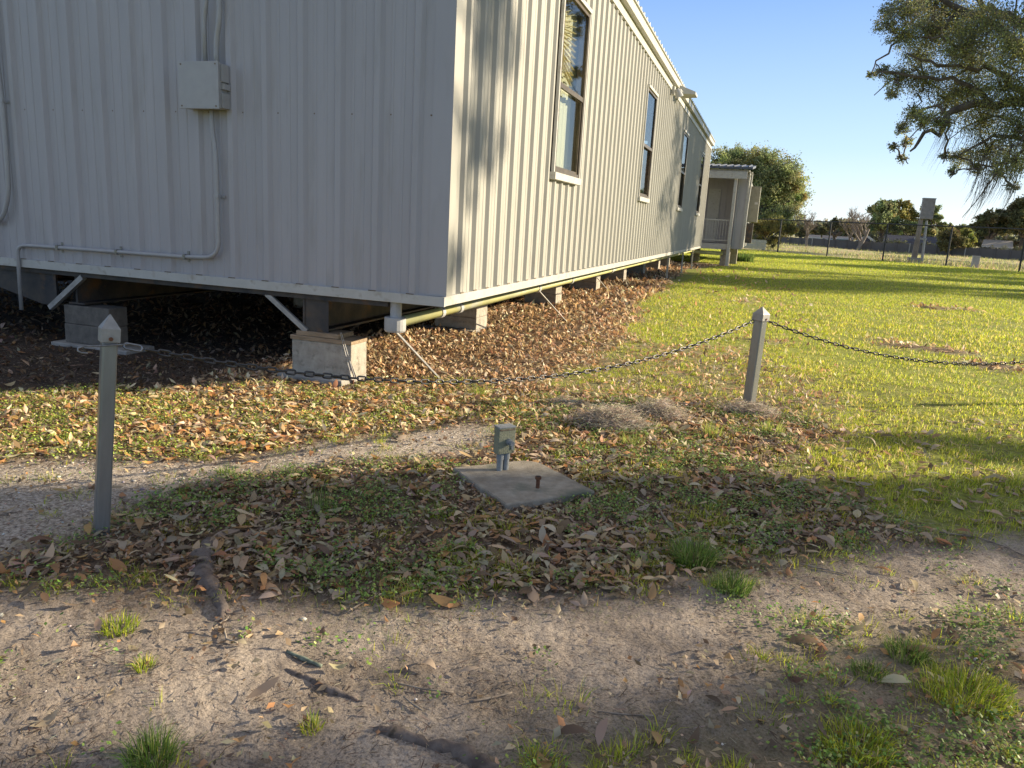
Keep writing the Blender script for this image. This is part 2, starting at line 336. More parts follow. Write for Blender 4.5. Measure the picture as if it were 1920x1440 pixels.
def blades(name, x, y, h, w, tint, seg2=True, lean=.5, z0=None, parent=None, az=None, mat=None, tag_=True, curl=1.):
    n = len(x); z0 = gh(x, y) if z0 is None else z0
    a = RNG.uniform(0, 2*math.pi, n) if az is None else az; b = RNG.uniform(0, 2*math.pi, n)
    l = RNG.random(n)*lean; dx = np.cos(a)*l*h; dy = np.sin(a)*l*h; sx = np.cos(b)*w/2; sy = np.sin(b)*w/2
    B = np.stack([x, y, z0-.004], 1)
    S = np.stack([sx, sy, 0*sx], 1)
    if seg2:
        m1 = B+np.stack([dx*.35, dy*.35, h*.55], 1); tp = B+np.stack([dx*curl, dy*curl, h*(1-.25*l)], 1)
        V = np.stack([B-S, B+S, m1+S*.75, m1-S*.75, tp], 1).reshape(-1, 3)
        k = np.arange(n)[:, None]*5; Q = k+np.array([[0, 1, 2, 3]]); T = k+np.array([[3, 2, 4]]); rep = 5
    else:
        tp = B+np.stack([dx, dy, h], 1); V = np.stack([B-S, B+S, tp], 1).reshape(-1, 3)
        k = np.arange(n)[:, None]*3; Q = None; T = k+np.array([[0, 1, 2]]); rep = 3
    return np_mesh(name, V, Q, T, mat or M['grass'], np.repeat(tint, rep, 0), parent)
def pal(n, cols, wts, var=.18):
    cols = np.array(cols, float); k = RNG.choice(len(cols), n, p=np.array(wts)/sum(wts))
    return np.clip(cols[k]*(1+RNG.normal(0, var, (n, 1)))*(1+RNG.normal(0, .06, (n, 3))), .01, .95)
GRN = [(.34, .42, .035), (.50, .55, .05), (.64, .62, .09), (.66, .56, .24), (.20, .28, .035)]
def leaves(name, x, y, L, wr, tint, tilt=.35, lift=.02, z0=None, seg=4, parent=None, mat=None):
    n = len(x); z0 = gh(x, y) if z0 is None else z0
    t = np.linspace(0, 1, seg+1); prof = np.sin(np.pi*np.clip(t, 0, 1)**.85)**.8; prof[0] = .06; prof[-1] = .04
    bend = RNG.normal(.15, .28, n); fold = RNG.uniform(-.1, .5, n); tw = RNG.normal(0, .5, n)
    rows = []
    for i, tt in enumerate(t):
        c = (tt-.5); X = c*L; Zb = bend*L*(c*c*2-.2)
        wdt = prof[i]*L*wr/2; ta = tw*c
        for s_ in (-1, 0, 1):
            rows.append(np.stack([X, s_*wdt*np.cos(ta), Zb+abs(s_)*wdt*fold+s_*wdt*np.sin(ta)], 1))
    V = np.stack(rows, 1)
    yaw = RNG.uniform(0, 2*math.pi, n); pt = RNG.normal(0, tilt, n); rl = RNG.normal(0, tilt, n)
    flip = np.where(RNG.random(n) < .5, -1., 1.); V[:, :, 2] *= flip[:, None]
    def rot(V, ax, an):
        c, s_ = np.cos(an)[:, None], np.sin(an)[:, None]; i, j = [(1, 2), (2, 0), (0, 1)][ax]
        a_, b_ = V[:, :, i].copy(), V[:, :, j].copy(); V[:, :, i] = a_*c-b_*s_; V[:, :, j] = a_*s_+b_*c
    rot(V, 0, rl); rot(V, 1, pt); rot(V, 2, yaw)
    zl = RNG.random(n)*lift + .004 - np.minimum(V[:, :, 2].min(1), 0)*.75
    V[:, :, 0] += x[:, None]; V[:, :, 1] += y[:, None]; V[:, :, 2] += (z0+zl)[:, None]
    nv = 3*(seg+1); f = []
    for i in range(seg):
        for s_ in (0, 1): b_ = i*3+s_; f.append([b_, b_+1, b_+4, b_+3])
    Q = (np.arange(n)[:, None, None]*nv+np.array(f)[None]).reshape(-1, 4)
    return np_mesh(name, V.reshape(-1, 3), Q, None, mat or M['leaf'], np.repeat(tint, nv, 0), parent, smooth=True)
BRN = [(.44, .25, .11), (.50, .36, .21), (.38, .29, .19), (.18, .12, .07), (.62, .49, .31), (.50, .26, .11), (.42, .34, .24)]
def cat(*a): return np.concatenate(a)

# large fallen leaves
x, y, r = unis(95000, 1.6, 11.5); z = zones(x, y); cl = clear(x, y, 1.0)
dn = fbm(x, y, 1.6, 3, 60)
slabedge = clear(x, y, .93)
pA = np.where(z['A'], np.clip(.55+(dn-.5)*2.6, .14, 1), 0); pB = np.where(z['B'], .42+(dn-.45)*1.0, 0)
p = pA+pB+np.where(z['soil'], .010, 0)+np.where(z['bot'], .05, 0)+np.where(z['grav'], .03, 0)+np.where(z['thin'], .04, 0)+np.where(z['C'], .03, 0)
p += np.where(z['lawn'] & (y < 1.6), .16*np.clip(1.5-r/9, 0, 1)*np.clip((dn-.35)*4, 0, 1), 0)
k = (RNG.random(len(x)) < p) & cl
n = k.sum(); L_ = np.clip(RNG.normal(.068, .026, n), .025, .135)
tn = pal(n, BRN, [3, 3, 4, 3, 1.3, 1.0, 3]); zB = z['B'][k]
tn[zB] = pal(zB.sum(), [(.68, .36, .13), (.74, .56, .32), (.48, .28, .13), (.78, .66, .42)], [3, 3, 2, 2])  # sunlit band: leaf colours painted brighter to carry the sunlight
tag(leaves('large_fallen_leaves', x[k], y[k], L_, RNG.uniform(.3, .44, n), tn, .19, .022), kind='stuff')
# small brown leaf litter along and under the building
x1, y1, r1 = sector(120000, 5., 34., 44, 1.); z = zones(x1, y1)
dn = fbm(x1, y1, 1.1, 3, 61); p = np.where(z['C'], np.where((x1 < -2.1) | ((x1 < -1.5) & (y1 < -.4)), .30, np.clip(.9+(dn-.5), .3, 1)), 0)+np.where(z['thin'], .30, 0)+np.where(z['A'], .25, 0)+np.where(z['B'], .25, 0)+np.where(z['lawn'] & (x1 < 2.6+dn*2) & (y1 > -1), .05, 0)+np.where(z['dirt'], .5, 0)
k = (RNG.random(len(x1)) < p) & clear(x1, y1, 1.05); n = k.sum()
tn = pal(n, [(.64, .40, .20), (.72, .52, .30), (.50, .30, .15), (.78, .64, .42), (.26, .16, .09)], [3, 3, 2, 2, 2])
in_shade = ((x1[k] < -2.05) & (ND[0]*x1[k]+ND[1]*y1[k] > -.1))[:, None]; tn = np.where(in_shade, tn*np.array([[.26, .24, .24]]), tn)   # building shade painted in: leaves inside its shadow darkened
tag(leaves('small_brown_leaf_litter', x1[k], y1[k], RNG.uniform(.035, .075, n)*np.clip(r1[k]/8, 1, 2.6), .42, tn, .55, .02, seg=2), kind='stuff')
# crumbled leaf fragments close to the camera
x, y, r = unis(90000, 1.5, 6.5); z = zones(x, y); dn = fbm(x, y, 2.4, 3, 81)
k = (RNG.random(len(x)) < np.where(z['A'], np.clip(.75+(dn-.5)*2, .2, 1), 0)+z['B']*.5+z['soil']*np.clip((dn-.52)*.9, .01, .25)+z['bot']*.16+z['grav']*.05) & clear(x, y, 1.0); n = k.sum()
tn = pal(n, BRN, [3, 3, 4, 4, 1.3, 1.0, 3])
tag(leaves('crumbled_leaf_fragments', x[k], y[k], RNG.uniform(.012, .042, n), RNG.uniform(.35, .8, n), tn, .4, .014, seg=2), kind='stuff')
# near lawn blades
x, y, r = sector(560000, 2.0, 22., 44, .95); z = zones(x, y)
dn = fbm(x, y, .8, 4, 62); d2 = fbm(x, y, 5., 3, 63)
lawnp = np.where(y < .9, np.clip((d2-.40)*5+.15, .04, 1.2), np.clip(.30+(d2-.42)*2.4+(dn-.4)*1.2, .05, 1))*np.clip((y+2.2)/3.2+.25, .28, 1)
p = np.where(z['lawn'], lawnp, 0)+np.where(z['thin'], np.clip((d2-.45)*3+.1, .02, .6), 0)+np.where(z['C'] & (x > .3), np.clip((dn-.5)*1.4, 0, .3), 0)
p += np.where(z['A'] & (x > 1.2), np.clip((d2-.5)*2.5, 0, .5), 0)
k = (RNG.random(len(x)) < p) & clear(x, y, 1.05); n = k.sum()
h = RNG.uniform(.018, .055, n)*np.where(y[k] < .5, 1.15, 1)*np.clip(r[k]/10, 1, 1.35)
yel = np.clip((fbm(x[k], y[k], .7, 3, 64)-.35)*2.2, 0, 1)[:, None]
tn = pal(n, GRN, [3, 3.4, 3, 3.4, 2.2])*(1-yel*.0)+yel*np.array([[.07, .03, .0]])
tag(blades('lawn_grass_near', x[k], y[k], h, RNG.uniform(.003, .0065, n)*np.clip(r[k]/6, 1, 2.2), tn, True, 1.3), kind='stuff')
# lawn farther off
x, y, r = sector(330000, 19., 70., 38, .8); z = zones(x, y); k = z['lawn'] & ~((x < .4) & (y < 27)); n = k.sum()
tn = pal(n, GRN, [3, 5, 3, 1.2, 1])
tag(blades('lawn_grass_far', x[k], y[k], RNG.uniform(.03, .06, n)*np.clip(r[k]/35, 1, 1.6), .012*np.clip(r[k]/20, 1, 3.2), tn, False, 1.2), kind='stuff')
# rough field beyond the fence
x, y, r = sector(110000, 55., 118., 38, .8); z = zones(x, y); dn = fbm(x, y, .16, 3, 66)
k = z['field'] & (RNG.random(len(x)) < np.clip((dn-.35)*3, .15, 1)); n = k.sum()
tn = pal(n, [(.42, .46, .13), (.55, .50, .24), (.58, .42, .28), (.28, .34, .10)], [3, 3, 2, 2])
tag(blades('rough_field_grass', x[k], y[k], RNG.uniform(.10, .32, n)*np.clip(dn[k]*2, .4, 1.4), .05, tn, False, .9), kind='stuff')
# soft clumped weeds between leaves
def weeds(name, x, y, s, tint, hmax):
    n = len(x); z0 = gh(x, y); c = np.stack([x, y, z0+RNG.random(n)*hmax+.004], 1)
    a = RNG.uniform(0, 2*math.pi, n); e = RNG.uniform(-.2, .9, n)
    d = np.stack([np.cos(a)*np.cos(e), np.sin(a)*np.cos(e), np.sin(e)], 1)*s[:, None]
    q = np.stack([-np.sin(a), np.cos(a), RNG.normal(0, .3, n)], 1)*s[:, None]*.36
    V = np.stack([c, c+d*.55+q, c+d, c+d*.55-q], 1).reshape(-1, 3)
    return np_mesh(name, V, np.arange(n)[:, None]*4+np.array([[0, 1, 2, 3]]), None, M['weed'], np.repeat(tint, 4, 0))
x, y, r = unis(560000, 1.6, 9.5); z = zones(x, y); d2 = fbm(x, y, 3.2, 3, 70); d3 = fbm(x, y, 9., 2, 71)
p = np.where(z['A'], np.clip((d2-.43)*6, 0, 1)*np.clip((d3-.25)*4, 0, 1), 0)+np.where(z['B'], np.clip((d2-.38)*5, 0, 1)*np.clip((d3-.25)*3, 0, 1), 0)
p += np.where(z['bot'], np.clip((d2-.45)*6, 0, .9), 0)+np.where(z['soil'], np.clip((d2-.60)*5, 0, .4)*np.clip((d3-.45)*4, 0, 1), 0)+np.where(z['grav'], np.clip((d2-.62)*3, 0, .3), 0)
k = (RNG.random(len(x)) < p) & clear(x, y, 1.03); n = k.sum()
tn = pal(n, [(.15, .25, .05), (.25, .36, .07), (.10, .17, .04), (.38, .40, .13)], [3, 3, 2, 1.2])
tn = np.where(z['B'][k][:, None], tn*np.array([[2., 1.6, 1.5]]), tn*1.1)  # sunlight painted in: weeds of the sunlit band brightened
tag(weeds('ground_cover_weeds', x[k], y[k], RNG.uniform(.009, .019, n), tn, .045), kind='stuff')
# short grass sprouting in small clumps on soil, gravel, litter
cx, cy, r = unis(6500, 1.5, 10.5); z = zones(cx, cy); dd = fbm(cx, cy, 1.2, 3, 72)
k = (RNG.random(len(cx)) < (z['soil']*np.clip((dd-.42)*2.2+.12, .05, .7)*np.clip(.55+(cx-.5)/2., .55, 1)+z['bot']*1.+z['A']*.4+z['B']*.5+z['grav']*.10+z['thin']*.5)) & clear(cx, cy, 1.1)
cx, cy = cx[k], cy[k]; nb = RNG.integers(10, 60, len(cx)); I = np.repeat(np.arange(len(cx)), nb); n = len(I)
sp_ = RNG.uniform(.008, .045, len(cx))[I]; x = cx[I]+RNG.normal(0, 1, n)*sp_; y = cy[I]+RNG.normal(0, 1, n)*sp_
az = np.arctan2(y-cy[I], x-cx[I])+RNG.normal(0, .5, n)
tn = pal(n, GRN, [3, 4, 2.5, 1, 2])
tag(blades('short_grass_sprigs', x, y, RNG.uniform(.02, .055, n), RNG.uniform(.002, .0038, n), tn, True, 1.6, az=az), kind='stuff')
# dry bits: straw, bark crumbs, thin needles
x, y, r = unis(130000, 1.5, 9.); z = zones(x, y); d2 = fbm(x, y, 2., 3, 74)
k = (RNG.random(len(x)) < np.where(z['soil'] | z['bot'], np.clip((d2-.35)*2.2, .12, .9), .5)) & clear(x, y, .8); n = int(k.sum())
a = RNG.uniform(0, 6.28, n); Ls = RNG.uniform(.008, .04, n); zz = gh(x[k], y[k])+.004+RNG.random(n)*.006
C0 = np.stack([x[k], y[k], zz], 1); D = np.stack([np.cos(a)*Ls, np.sin(a)*Ls, RNG.normal(0, .12, n)*Ls], 1); S = np.stack([-np.sin(a), np.cos(a), 0*a], 1)*RNG.uniform(.0006, .002, n)[:, None]; U = np.array([[0, 0, .002]])
V = np.stack([C0-D/2-S, C0-D/2+S, C0+D/2+S*.6, C0+D/2-S*.6, C0+U], 1).reshape(-1, 3); kk = np.arange(n)[:, None]*5
tag(np_mesh('dry_straw_bits', V, None, (kk[:, :, None]+np.array([[0, 1, 4], [1, 2, 4], [2, 3, 4], [3, 0, 4]])[None]).reshape(-1, 3), M['leaf'], np.repeat(pal(n, [(.34, .27, .19), (.16, .11, .08), (.45, .38, .28), (.10, .07, .05)], [3, 3, 1, 2]), 5, 0)), kind='stuff')
# pebbles
def pebbles(name, x, y, s, tint):
    ico = bmesh.new(); bmesh.ops.create_icosphere(ico, subdivisions=1, radius=1); bv = np.array([v.co[:] for v in ico.verts]); bf = np.array([[v.index for v in f.verts] for f in ico.faces]); ico.free()
    n = len(x); V = bv[None]*(1+RNG.normal(0, .13, (n, len(bv), 1)))*s[:, None, None]*RNG.uniform(.6, 1.2, (n, 1, 3))*np.array([[[1, 1, .62]]])
    a = RNG.uniform(0, 6.28, n); c, s_ = np.cos(a)[:, None], np.sin(a)[:, None]; X = V[:, :, 0]*c-V[:, :, 1]*s_; Y = V[:, :, 0]*s_+V[:, :, 1]*c
    V = np.stack([X+x[:, None], Y+y[:, None], V[:, :, 2]+(gh(x, y)+s*.2)[:, None]], -1)
    return np_mesh(name, V.reshape(-1, 3), None, (np.arange(n)[:, None, None]*len(bv)+bf[None]).reshape(-1, 3), M['stone'], np.repeat(tint, len(bv), 0), smooth=True)
x, y, r = unis(34000, 1.5, 7.5); z = zones(x, y); d2 = fbm(x, y, 1.4, 3, 76)
left = np.clip((1.1-x)/2.5, 0, 1)
k = (RNG.random(len(x)) < z['grav']*.55+z['soil']*(.02+.28*left*np.clip((d2-.35)*3, 0, 1))+z['bot']*.03) & clear(x, y, 1.02); n = k.sum()
s = np.where(RNG.random(n) < .05, RNG.uniform(.008, .016, n), RNG.uniform(.002, .0065, n))
tag(pebbles('gravel', x[k], y[k], s, pal(n, [(.5, .46, .41), (.30, .26, .23), (.62, .60, .56), (.20, .17, .15), (.40, .30, .22)], [3, 3, 1.6, 2, 2])), kind='stuff')

# prominent grass tufts
def tuft(label, px, py, rad, h, n, w=.0035, cols=GRN, wts=(3, 3, 2, 1, 3), lean=1.1):
    c = G(px, py); t = thing('grass_tuft', label, 'grass tuft', (c[0], c[1], g1(c[0], c[1])))
    th = RNG.uniform(0, 6.28, n); rr = rad*np.sqrt(RNG.random(n)); x = rr*np.cos(th); y = rr*np.sin(th)
    az = th+RNG.normal(0, .6, n)
    blades('blades', x, y, h*RNG.uniform(.45, 1, n), np.full(n, w), pal(n, cols, wts), True, lean, z0=np.zeros(n), parent=t, az=az)
DG = [(.16, .26, .05), (.22, .34, .06), (.30, .38, .09), (.48, .44, .20), (.10, .16, .04)]
tuft('dense bright green grass tuft among leaves, the largest in the middle ground', 1300, 1060, .085, .15, 650, .0028, DG)
tuft('low dark green grass tuft just below and right of the largest tuft', 1372, 1108, .075, .10, 380, .003, DG)
tuft('blurred grass tuft at the bottom left edge on bare gravelly soil', 285, 1425, .06, .10, 330, .003, DG)
tuft('small bright green tuft alone on bare soil left of centre', 270, 1258, .03, .05, 90, .003)
tuft('spreading green tuft with flat blades on soil near fallen leaves at left', 225, 1182, .06, .06, 170, .0035)
tuft('small sunlit tuft on sandy soil beside a dark hole', 585, 1362, .03, .055, 90, .003)
tuft('wide low clump of green grass near the bottom right corner', 1810, 1300, .14, .08, 800, .0035)
tuft('green grass clump just right of a curled dry leaf at lower right', 1700, 1225, .07, .08, 330, .003, DG)
tuft('grass clump with yellow blades at the bottom edge right of centre', 1610, 1400, .10, .075, 420, .0035)
tuft('green clump just below a curled dry leaf at lower right', 1630, 1258, .06, .06, 220, .003, DG)
tuft('tall sunlit yellow green blades behind the concrete slab in leaf litter', 1335, 822, .06, .17, 90, .005, [(.35, .40, .08), (.45, .45, .12), (.25, .32, .06)], (3, 2, 2), .7)
tuft('sunlit grass blades in front of the grey moss heap', 1185, 835, .07, .13, 80, .005, [(.35, .40, .08), (.45, .45, .12), (.25, .32, .06)], (3, 2, 2), 1.1)
tuft('sunlit grass blades at the foot of the leaning right post', 1448, 815, .08, .14, 90, .005, [(.35, .40, .08), (.45, .45, .12), (.25, .32, .06)], (3, 2, 2), .9)
tuft('pale thin grass tuft at the edge of the gravel strip', 545, 890, .06, .11, 130, .0025, [(.22, .28, .12), (.3, .34, .16), (.16, .2, .08)], (3, 2, 2))
tuft('short dark tuft on gravel right of the left post', 425, 888, .05, .07, 140, .003, DG)
tuft('thin upright stems rising from leaves left of the concrete slab', 605, 960, .07, .20, 60, .003, DG, lean=.35)
tuft('grass tuft behind the grey chain in front of the concrete pier', 895, 745, .07, .14, 60, .005, [(.35, .40, .08), (.25, .32, .06)], (3, 2), .9)

# ------------------------------------------------------------------ roots, sticks, moss heaps
def knob_tube(mb, pts, rs, n=12, rough=.25):
    pts = [Vector(p) for p in pts]; fine = []; fr = []
    for i in range(len(pts)-1):
        for k in range(4):
            t = k/4; fine.append(pts[i].lerp(pts[i+1], t)+Vector((random.gauss(0, 1), random.gauss(0, 1), random.gauss(0, .5)))*rs[i]*.12); fr.append((rs[i]*(1-t)+rs[i+1]*t)*random.uniform(1-rough, 1+rough))
    fine.append(pts[-1]); fr.append(rs[-1]); mb.tube(fine, fr, n)
def root(label, pxs, rs, name='tree_root', mat='root', cat_='tree root', sink=.62, n=12):
    P0 = [G(*p) for p in pxs]; mb = MB(P0[0]); knob_tube(mb, [(p[0], p[1], g1(p[0], p[1])+r_*(1-2*sink)) for p, r_ in zip(P0, rs)], rs, n)
    o = mb.build(name, M[mat], smooth=True); o.location = P0[0]; return tag(o, label, cat_)
root('gnarled dark tree root rising between leaves at left', [(392,1018),(385,1045),(380,1075),(400,1105),(420,1140),(418,1175)], [.035, .05, .045, .04, .022, .008])
root('weathered flat root lying on bare soil left of centre', [(535,1252),(580,1268),(630,1290),(672,1308)], [.008, .014, .015, .006])
root('thick grey root with two humps at the bottom edge', [(700,1366),(750,1372),(800,1392),(850,1400),(900,1428),(960,1475)], [.014, .024, .014, .026, .03, .024])
root('short lichen green stick lying on bare soil', [(538,1222),(570,1234),(603,1246)], [.006, .007, .006], 'stick', 'greentwig', 'stick', 0)
tw = [('long thin twig crossing the litter edge left of centre', [(645,1150),(700,1120),(730,1097)], .0035), ('curved dark twig on soil below the gnarled root', [(418,1180),(425,1205),(445,1212)], .004),
      ('thin dark twig lying flat on the sunlit soil', [(735,1275),(790,1290),(850,1300)], .003), ('forked pale twig on soil in the lower middle', [(880,1320),(920,1312),(960,1302)], .0035),
      ('short dark twig lying diagonally on sunlit sand', [(757,1305),(775,1320),(792,1333)], .0035), ('pale hooked twig standing out of the right grass clump', [(1828,1280),(1832,1255),(1845,1238),(1868,1230)], .003),
      ('long dark runner lying across the bare soil at right', [(1760,1000),(1830,1010),(1880,1025),(1930,1048)], .004), ('thin straight twig lying at the leaf litter edge at right', [(1490,1055),(1540,1066),(1590,1078)], .003),
      ('short pale stick on shaded soil at lower right', [(1583,1290),(1592,1280),(1598,1272)], .004), ('thin twig on soil near the gnarled root tip', [(400,1180),(425,1165),(432,1155)], .0025),
      ('long twig parallel to the bottom edge right of centre', [(1120,1338),(1170,1345),(1225,1350)], .0025), ('broken grey branch among leaves right of the slab', [(1230,948),(1245,975),(1262,1000)], .008)]
for lb, pts, r_ in tw:
    root(lb, pts, [r_]*len(pts), 'twig', 'twig', 'twig', -.6 if 'hooked' not in lb else -1.5, 6)
def mossheap(label, px, py, rx, h, n):
    c = G(px, py); t = thing('moss_heap', label, 'moss heap', (c[0], c[1], g1(c[0], c[1])))
    th = RNG.uniform(0, 6.28, n); q = np.sqrt(RNG.random(n)); bx = np.cos(th)*q*rx; by = np.sin(th)*q*rx*.7; lump = .55+.9*vn(bx*14+px, by*14+py); q = np.clip(q*RNG.uniform(.8, 1.3, n), 0, 1.2); bx = bx*RNG.uniform(.8, 1.35, n); bz = np.clip(h*(1-q*q)*RNG.uniform(.2, 1, n)*lump, .003, 1)
    K = 7; pts = []; d = RNG.uniform(0, 6.28, n); cur = np.stack([bx, by, bz], 1)
    for k_ in range(K):
        pts.append(cur.copy()); d += RNG.normal(0, 1., n); cur = cur+np.stack([np.cos(d)*.026, np.sin(d)*.026, RNG.normal(0, .013, n)], 1); cur[:, 2] = np.clip(cur[:, 2], 0, h*1.1)
    Pm = np.stack(pts, 1); w = np.array([0, 0, .0011]); V = np.concatenate([Pm-w, Pm+w], 1)
    i = np.arange(K-1); f = np.stack([i, i+1, i+1+K, i+K], 1); Q = (np.arange(n)[:, None, None]*2*K+f[None]).reshape(-1, 4)
    np_mesh('strands', V.reshape(-1, 3), Q, None, M['moss'], np.repeat(pal(n, [(.46, .39, .30), (.60, .52, .41), (.24, .20, .15)], [3, 2, 1]), 2*K, 0), t)
    mb = MB(); bm = bmesh.new(); bmesh.ops.create_icosphere(bm, subdivisions=3, radius=1)
    for v in bm.verts: v.co = Vector((v.co.x*rx*.75, v.co.y*rx*.5, max(v.co.z, -.1)*h*.42))*(1+random.gauss(0, .12))
    me = bpy.data.meshes.new('core'); bm.to_mesh(me); bm.free(); me.materials.append(M['root']); link('core', me, t)
mossheap('largest heap of dark grey moss on the leaves behind the slab', 1150, 800, .24, .15, 2600)
mossheap('pale heap of dry moss right of the largest moss heap', 1235, 785, .20, .13, 1500)
mossheap('dry moss tangled round the base of the leaning right post', 1405, 778, .17, .09, 1200)
mossheap('small thin moss patch left of the largest moss heap', 1065, 762, .12, .05, 500)

# ------------------------------------------------------------------ concrete slab, utility box, rusty pipe
sc_ = np.mean(SLAB, axis=0); 
def slab():
    bm = bmesh.new(); ring = []
    co = [Vector((p[0]-sc_[0], p[1]-sc_[1], 0)) for p in SLAB]
    for i in range(4):
        a, b = co[i], co[(i+1) % 4]; r0 = .13 if i == 1 else .015
        pr = co[i-1]; p1 = a+(pr-a).normalized()*r0; p2 = a+(b-a).normalized()*r0
        for k in range(5): t = k/4; ring.append((p1*(1-t)**2+a*2*t*(1-t)+p2*t*t))
        for k in range(1, 12): ring.append(p2.lerp(b-(b-a).normalized()*.02, k/12)+Vector((random.gauss(0, .0025), random.gauss(0, .0025), 0)))
    bot = [bm.verts.new((v.x*1.0, v.y*1.0, -.05)) for v in ring]; top = [bm.verts.new((v.x, v.y, .024)) for v in ring]; t2 = [bm.verts.new((v.x*.985, v.y*.985, .031+random.gauss(0, .0006))) for v in ring]
    n = len(ring)
    for i in range(n):
        j = (i+1) % n; bm.faces.new((bot[i], bot[j], top[j], top[i])); bm.faces.new((top[i], top[j], t2[j], t2[i]))
    bm.faces.new(t2); bmesh.ops.recalc_face_normals(bm, faces=bm.faces)
    me = bpy.data.meshes.new('concrete_slab'); bm.to_mesh(me); bm.free(); me.materials.append(M['slab'])
    o = link('concrete_slab', me); o.location = (sc_[0], sc_[1], 0); tag(o, 'rough grey concrete slab set in the leaf litter with a rounded corner', 'slab')
slab()
ub = G(942, 881, .03)
t = thing('utility_box', 'lichen covered grey outlet box on two short conduits standing on the concrete slab', 'utility box', tuple(ub), rot=math.radians(-42))
# local frame: +x = front normal ; box faces the camera slightly to the right
for sy in (-.021, .021):
    MB().tube([(0, sy, -.03), (0, sy, .115)], .0185, 14).build('conduit', M['pvc'], t, smooth=False)
    MB().tube([(0, sy, .07), (0, sy, .112)], .0225, 14).build('coupling', M['pvc'], t)
MB().box((-.033, -.052, .105), (.022, .052, .268)).build('box_body', M['mossy'], t, .004)
MB().box((.0225, -.056, .112), (.036, .056, .272)).build('cover_plate', M['mossy'], t, .003)
MB().box((-.036, -.056, .268), (.038, .058, .276)).build('rain_lid', M['pvc'], t, .002)
MB().box((.0365, -.05, .255), (.039, .05, .262)).build('hinge', M['screw'], t)
MB().box((.0365, .03, .135), (.041, .044, .165)).build('latch', M['pvc'], t)
kb = MB().tube([(.034, .012, .185), (.06, .012, .185)], .020, 14); kb.tube([(.059, .012, .185), (.085, .012, .183)], .014, 12); kb.build('cord_grip', M['pvc'], t, smooth=False)
for sy, sz in ((-.046, .122), (.046, .122), (-.046, .262), (.046, .262)): MB().tube([(.034, sy, sz), (.0385, sy, sz)], .004, 8).build('screw', M['screw'], t)
pb = G(1008, 915, .03); t = thing('rusty_pipe_stub', 'short rusty iron pipe stub with flanged top on the concrete slab', 'pipe stub', tuple(pb))
MB().tube([(0, 0, -.02), (0, 0, .05)], .0115, 12).build('pipe', M['rust'], t, smooth=False)
MB().tube([(0, 0, .05), (0, 0, .056), (0, 0, .068)], [.013, .019, .018], 8).build('flange', M['rust'], t)
MB().tube([(0, 0, .0685), (0, 0, .0695)], .011, 12).build('opening', M['black'], t)

# ------------------------------------------------------------------ chain posts and chains
PA = np.array([-.24, -3.258]); PB = np.array([2.5, 1.007]); PC = np.array([6.4, 3.4])
def post(label, p, h, lean, rot, w=.042):
    t = thing('chain_post', label, 'post', (p[0], p[1], g1(*p)), 'grey metal posts carrying the chain', rot)
    t.rotation_euler = (lean[0], lean[1], rot)
    hh = h-.12
    MB().box((-w, -w, -.1), (w, w, hh)).build('shaft', M['gal'], t, .009)
    c = w*1.25; mb = MB()
    mb.add([(-c,-c,hh-.005),(c,-c,hh-.005),(c,c,hh-.005),(-c,c,hh-.005),(-c,-c,hh+.055),(c,-c,hh+.055),(c,c,hh+.055),(-c,c,hh+.055),(0,0,h)],
           [(0,3,2,1),(0,1,5,4),(1,2,6,5),(2,3,7,6),(3,0,4,7),(4,5,8),(5,6,8),(6,7,8),(7,4,8)])
    mb.build('cap', M['cap'], t, .003)
    MB().tube([(0, -c-.0, hh+.012), (0, -c-.006, hh+.012)], .009, 12).build('set_screw', M['rust'], t)
    return t
post('upright grey square post with bright pyramid cap at left, chain hooked behind it', PA, 1.005, (math.radians(-1), math.radians(5.2), 0), math.radians(55), .031)
post('leaning grey square post with dull pyramid cap at right of the slab', PB, .885, (math.radians(0), math.radians(1.5), 0), math.radians(57))
post('third grey square post farthest to the right, past the picture edge', PC, .93, (0, 0, 0), math.radians(31))
def link_mesh(name, L, Wd, r, mat, n=20, k=7):
    rad = Wd/2-r; st = L/2-Wd/2; pts = []
    for i in range(n):
        a = 2*math.pi*i/n; pts.append(Vector((math.copysign(st, math.cos(a)) if abs(math.cos(a)) > 1e-6 else st, 0, 0))+Vector((rad*math.cos(a), rad*math.sin(a), 0)))
    vs = []; fs = []
    for i, p in enumerate(pts):
        t = (pts[(i+1) % n]-pts[i-1]).normalized(); b = Vector((0, 0, 1)); a = t.cross(b)
        for j in range(k): q = 2*math.pi*j/k; vs.append(p+(a*math.cos(q)+b*math.sin(q))*r)
    for i in range(n):
        for j in range(k): fs.append((i*k+j, i*k+(j+1) % k, ((i+1) % n)*k+(j+1) % k, ((i+1) % n)*k+j))
    me = bpy.data.meshes.new(name); me.from_pydata(vs, [], fs); me.materials.append(M[mat]); me.polygons.foreach_set('use_smooth', [True]*len(fs)); return me
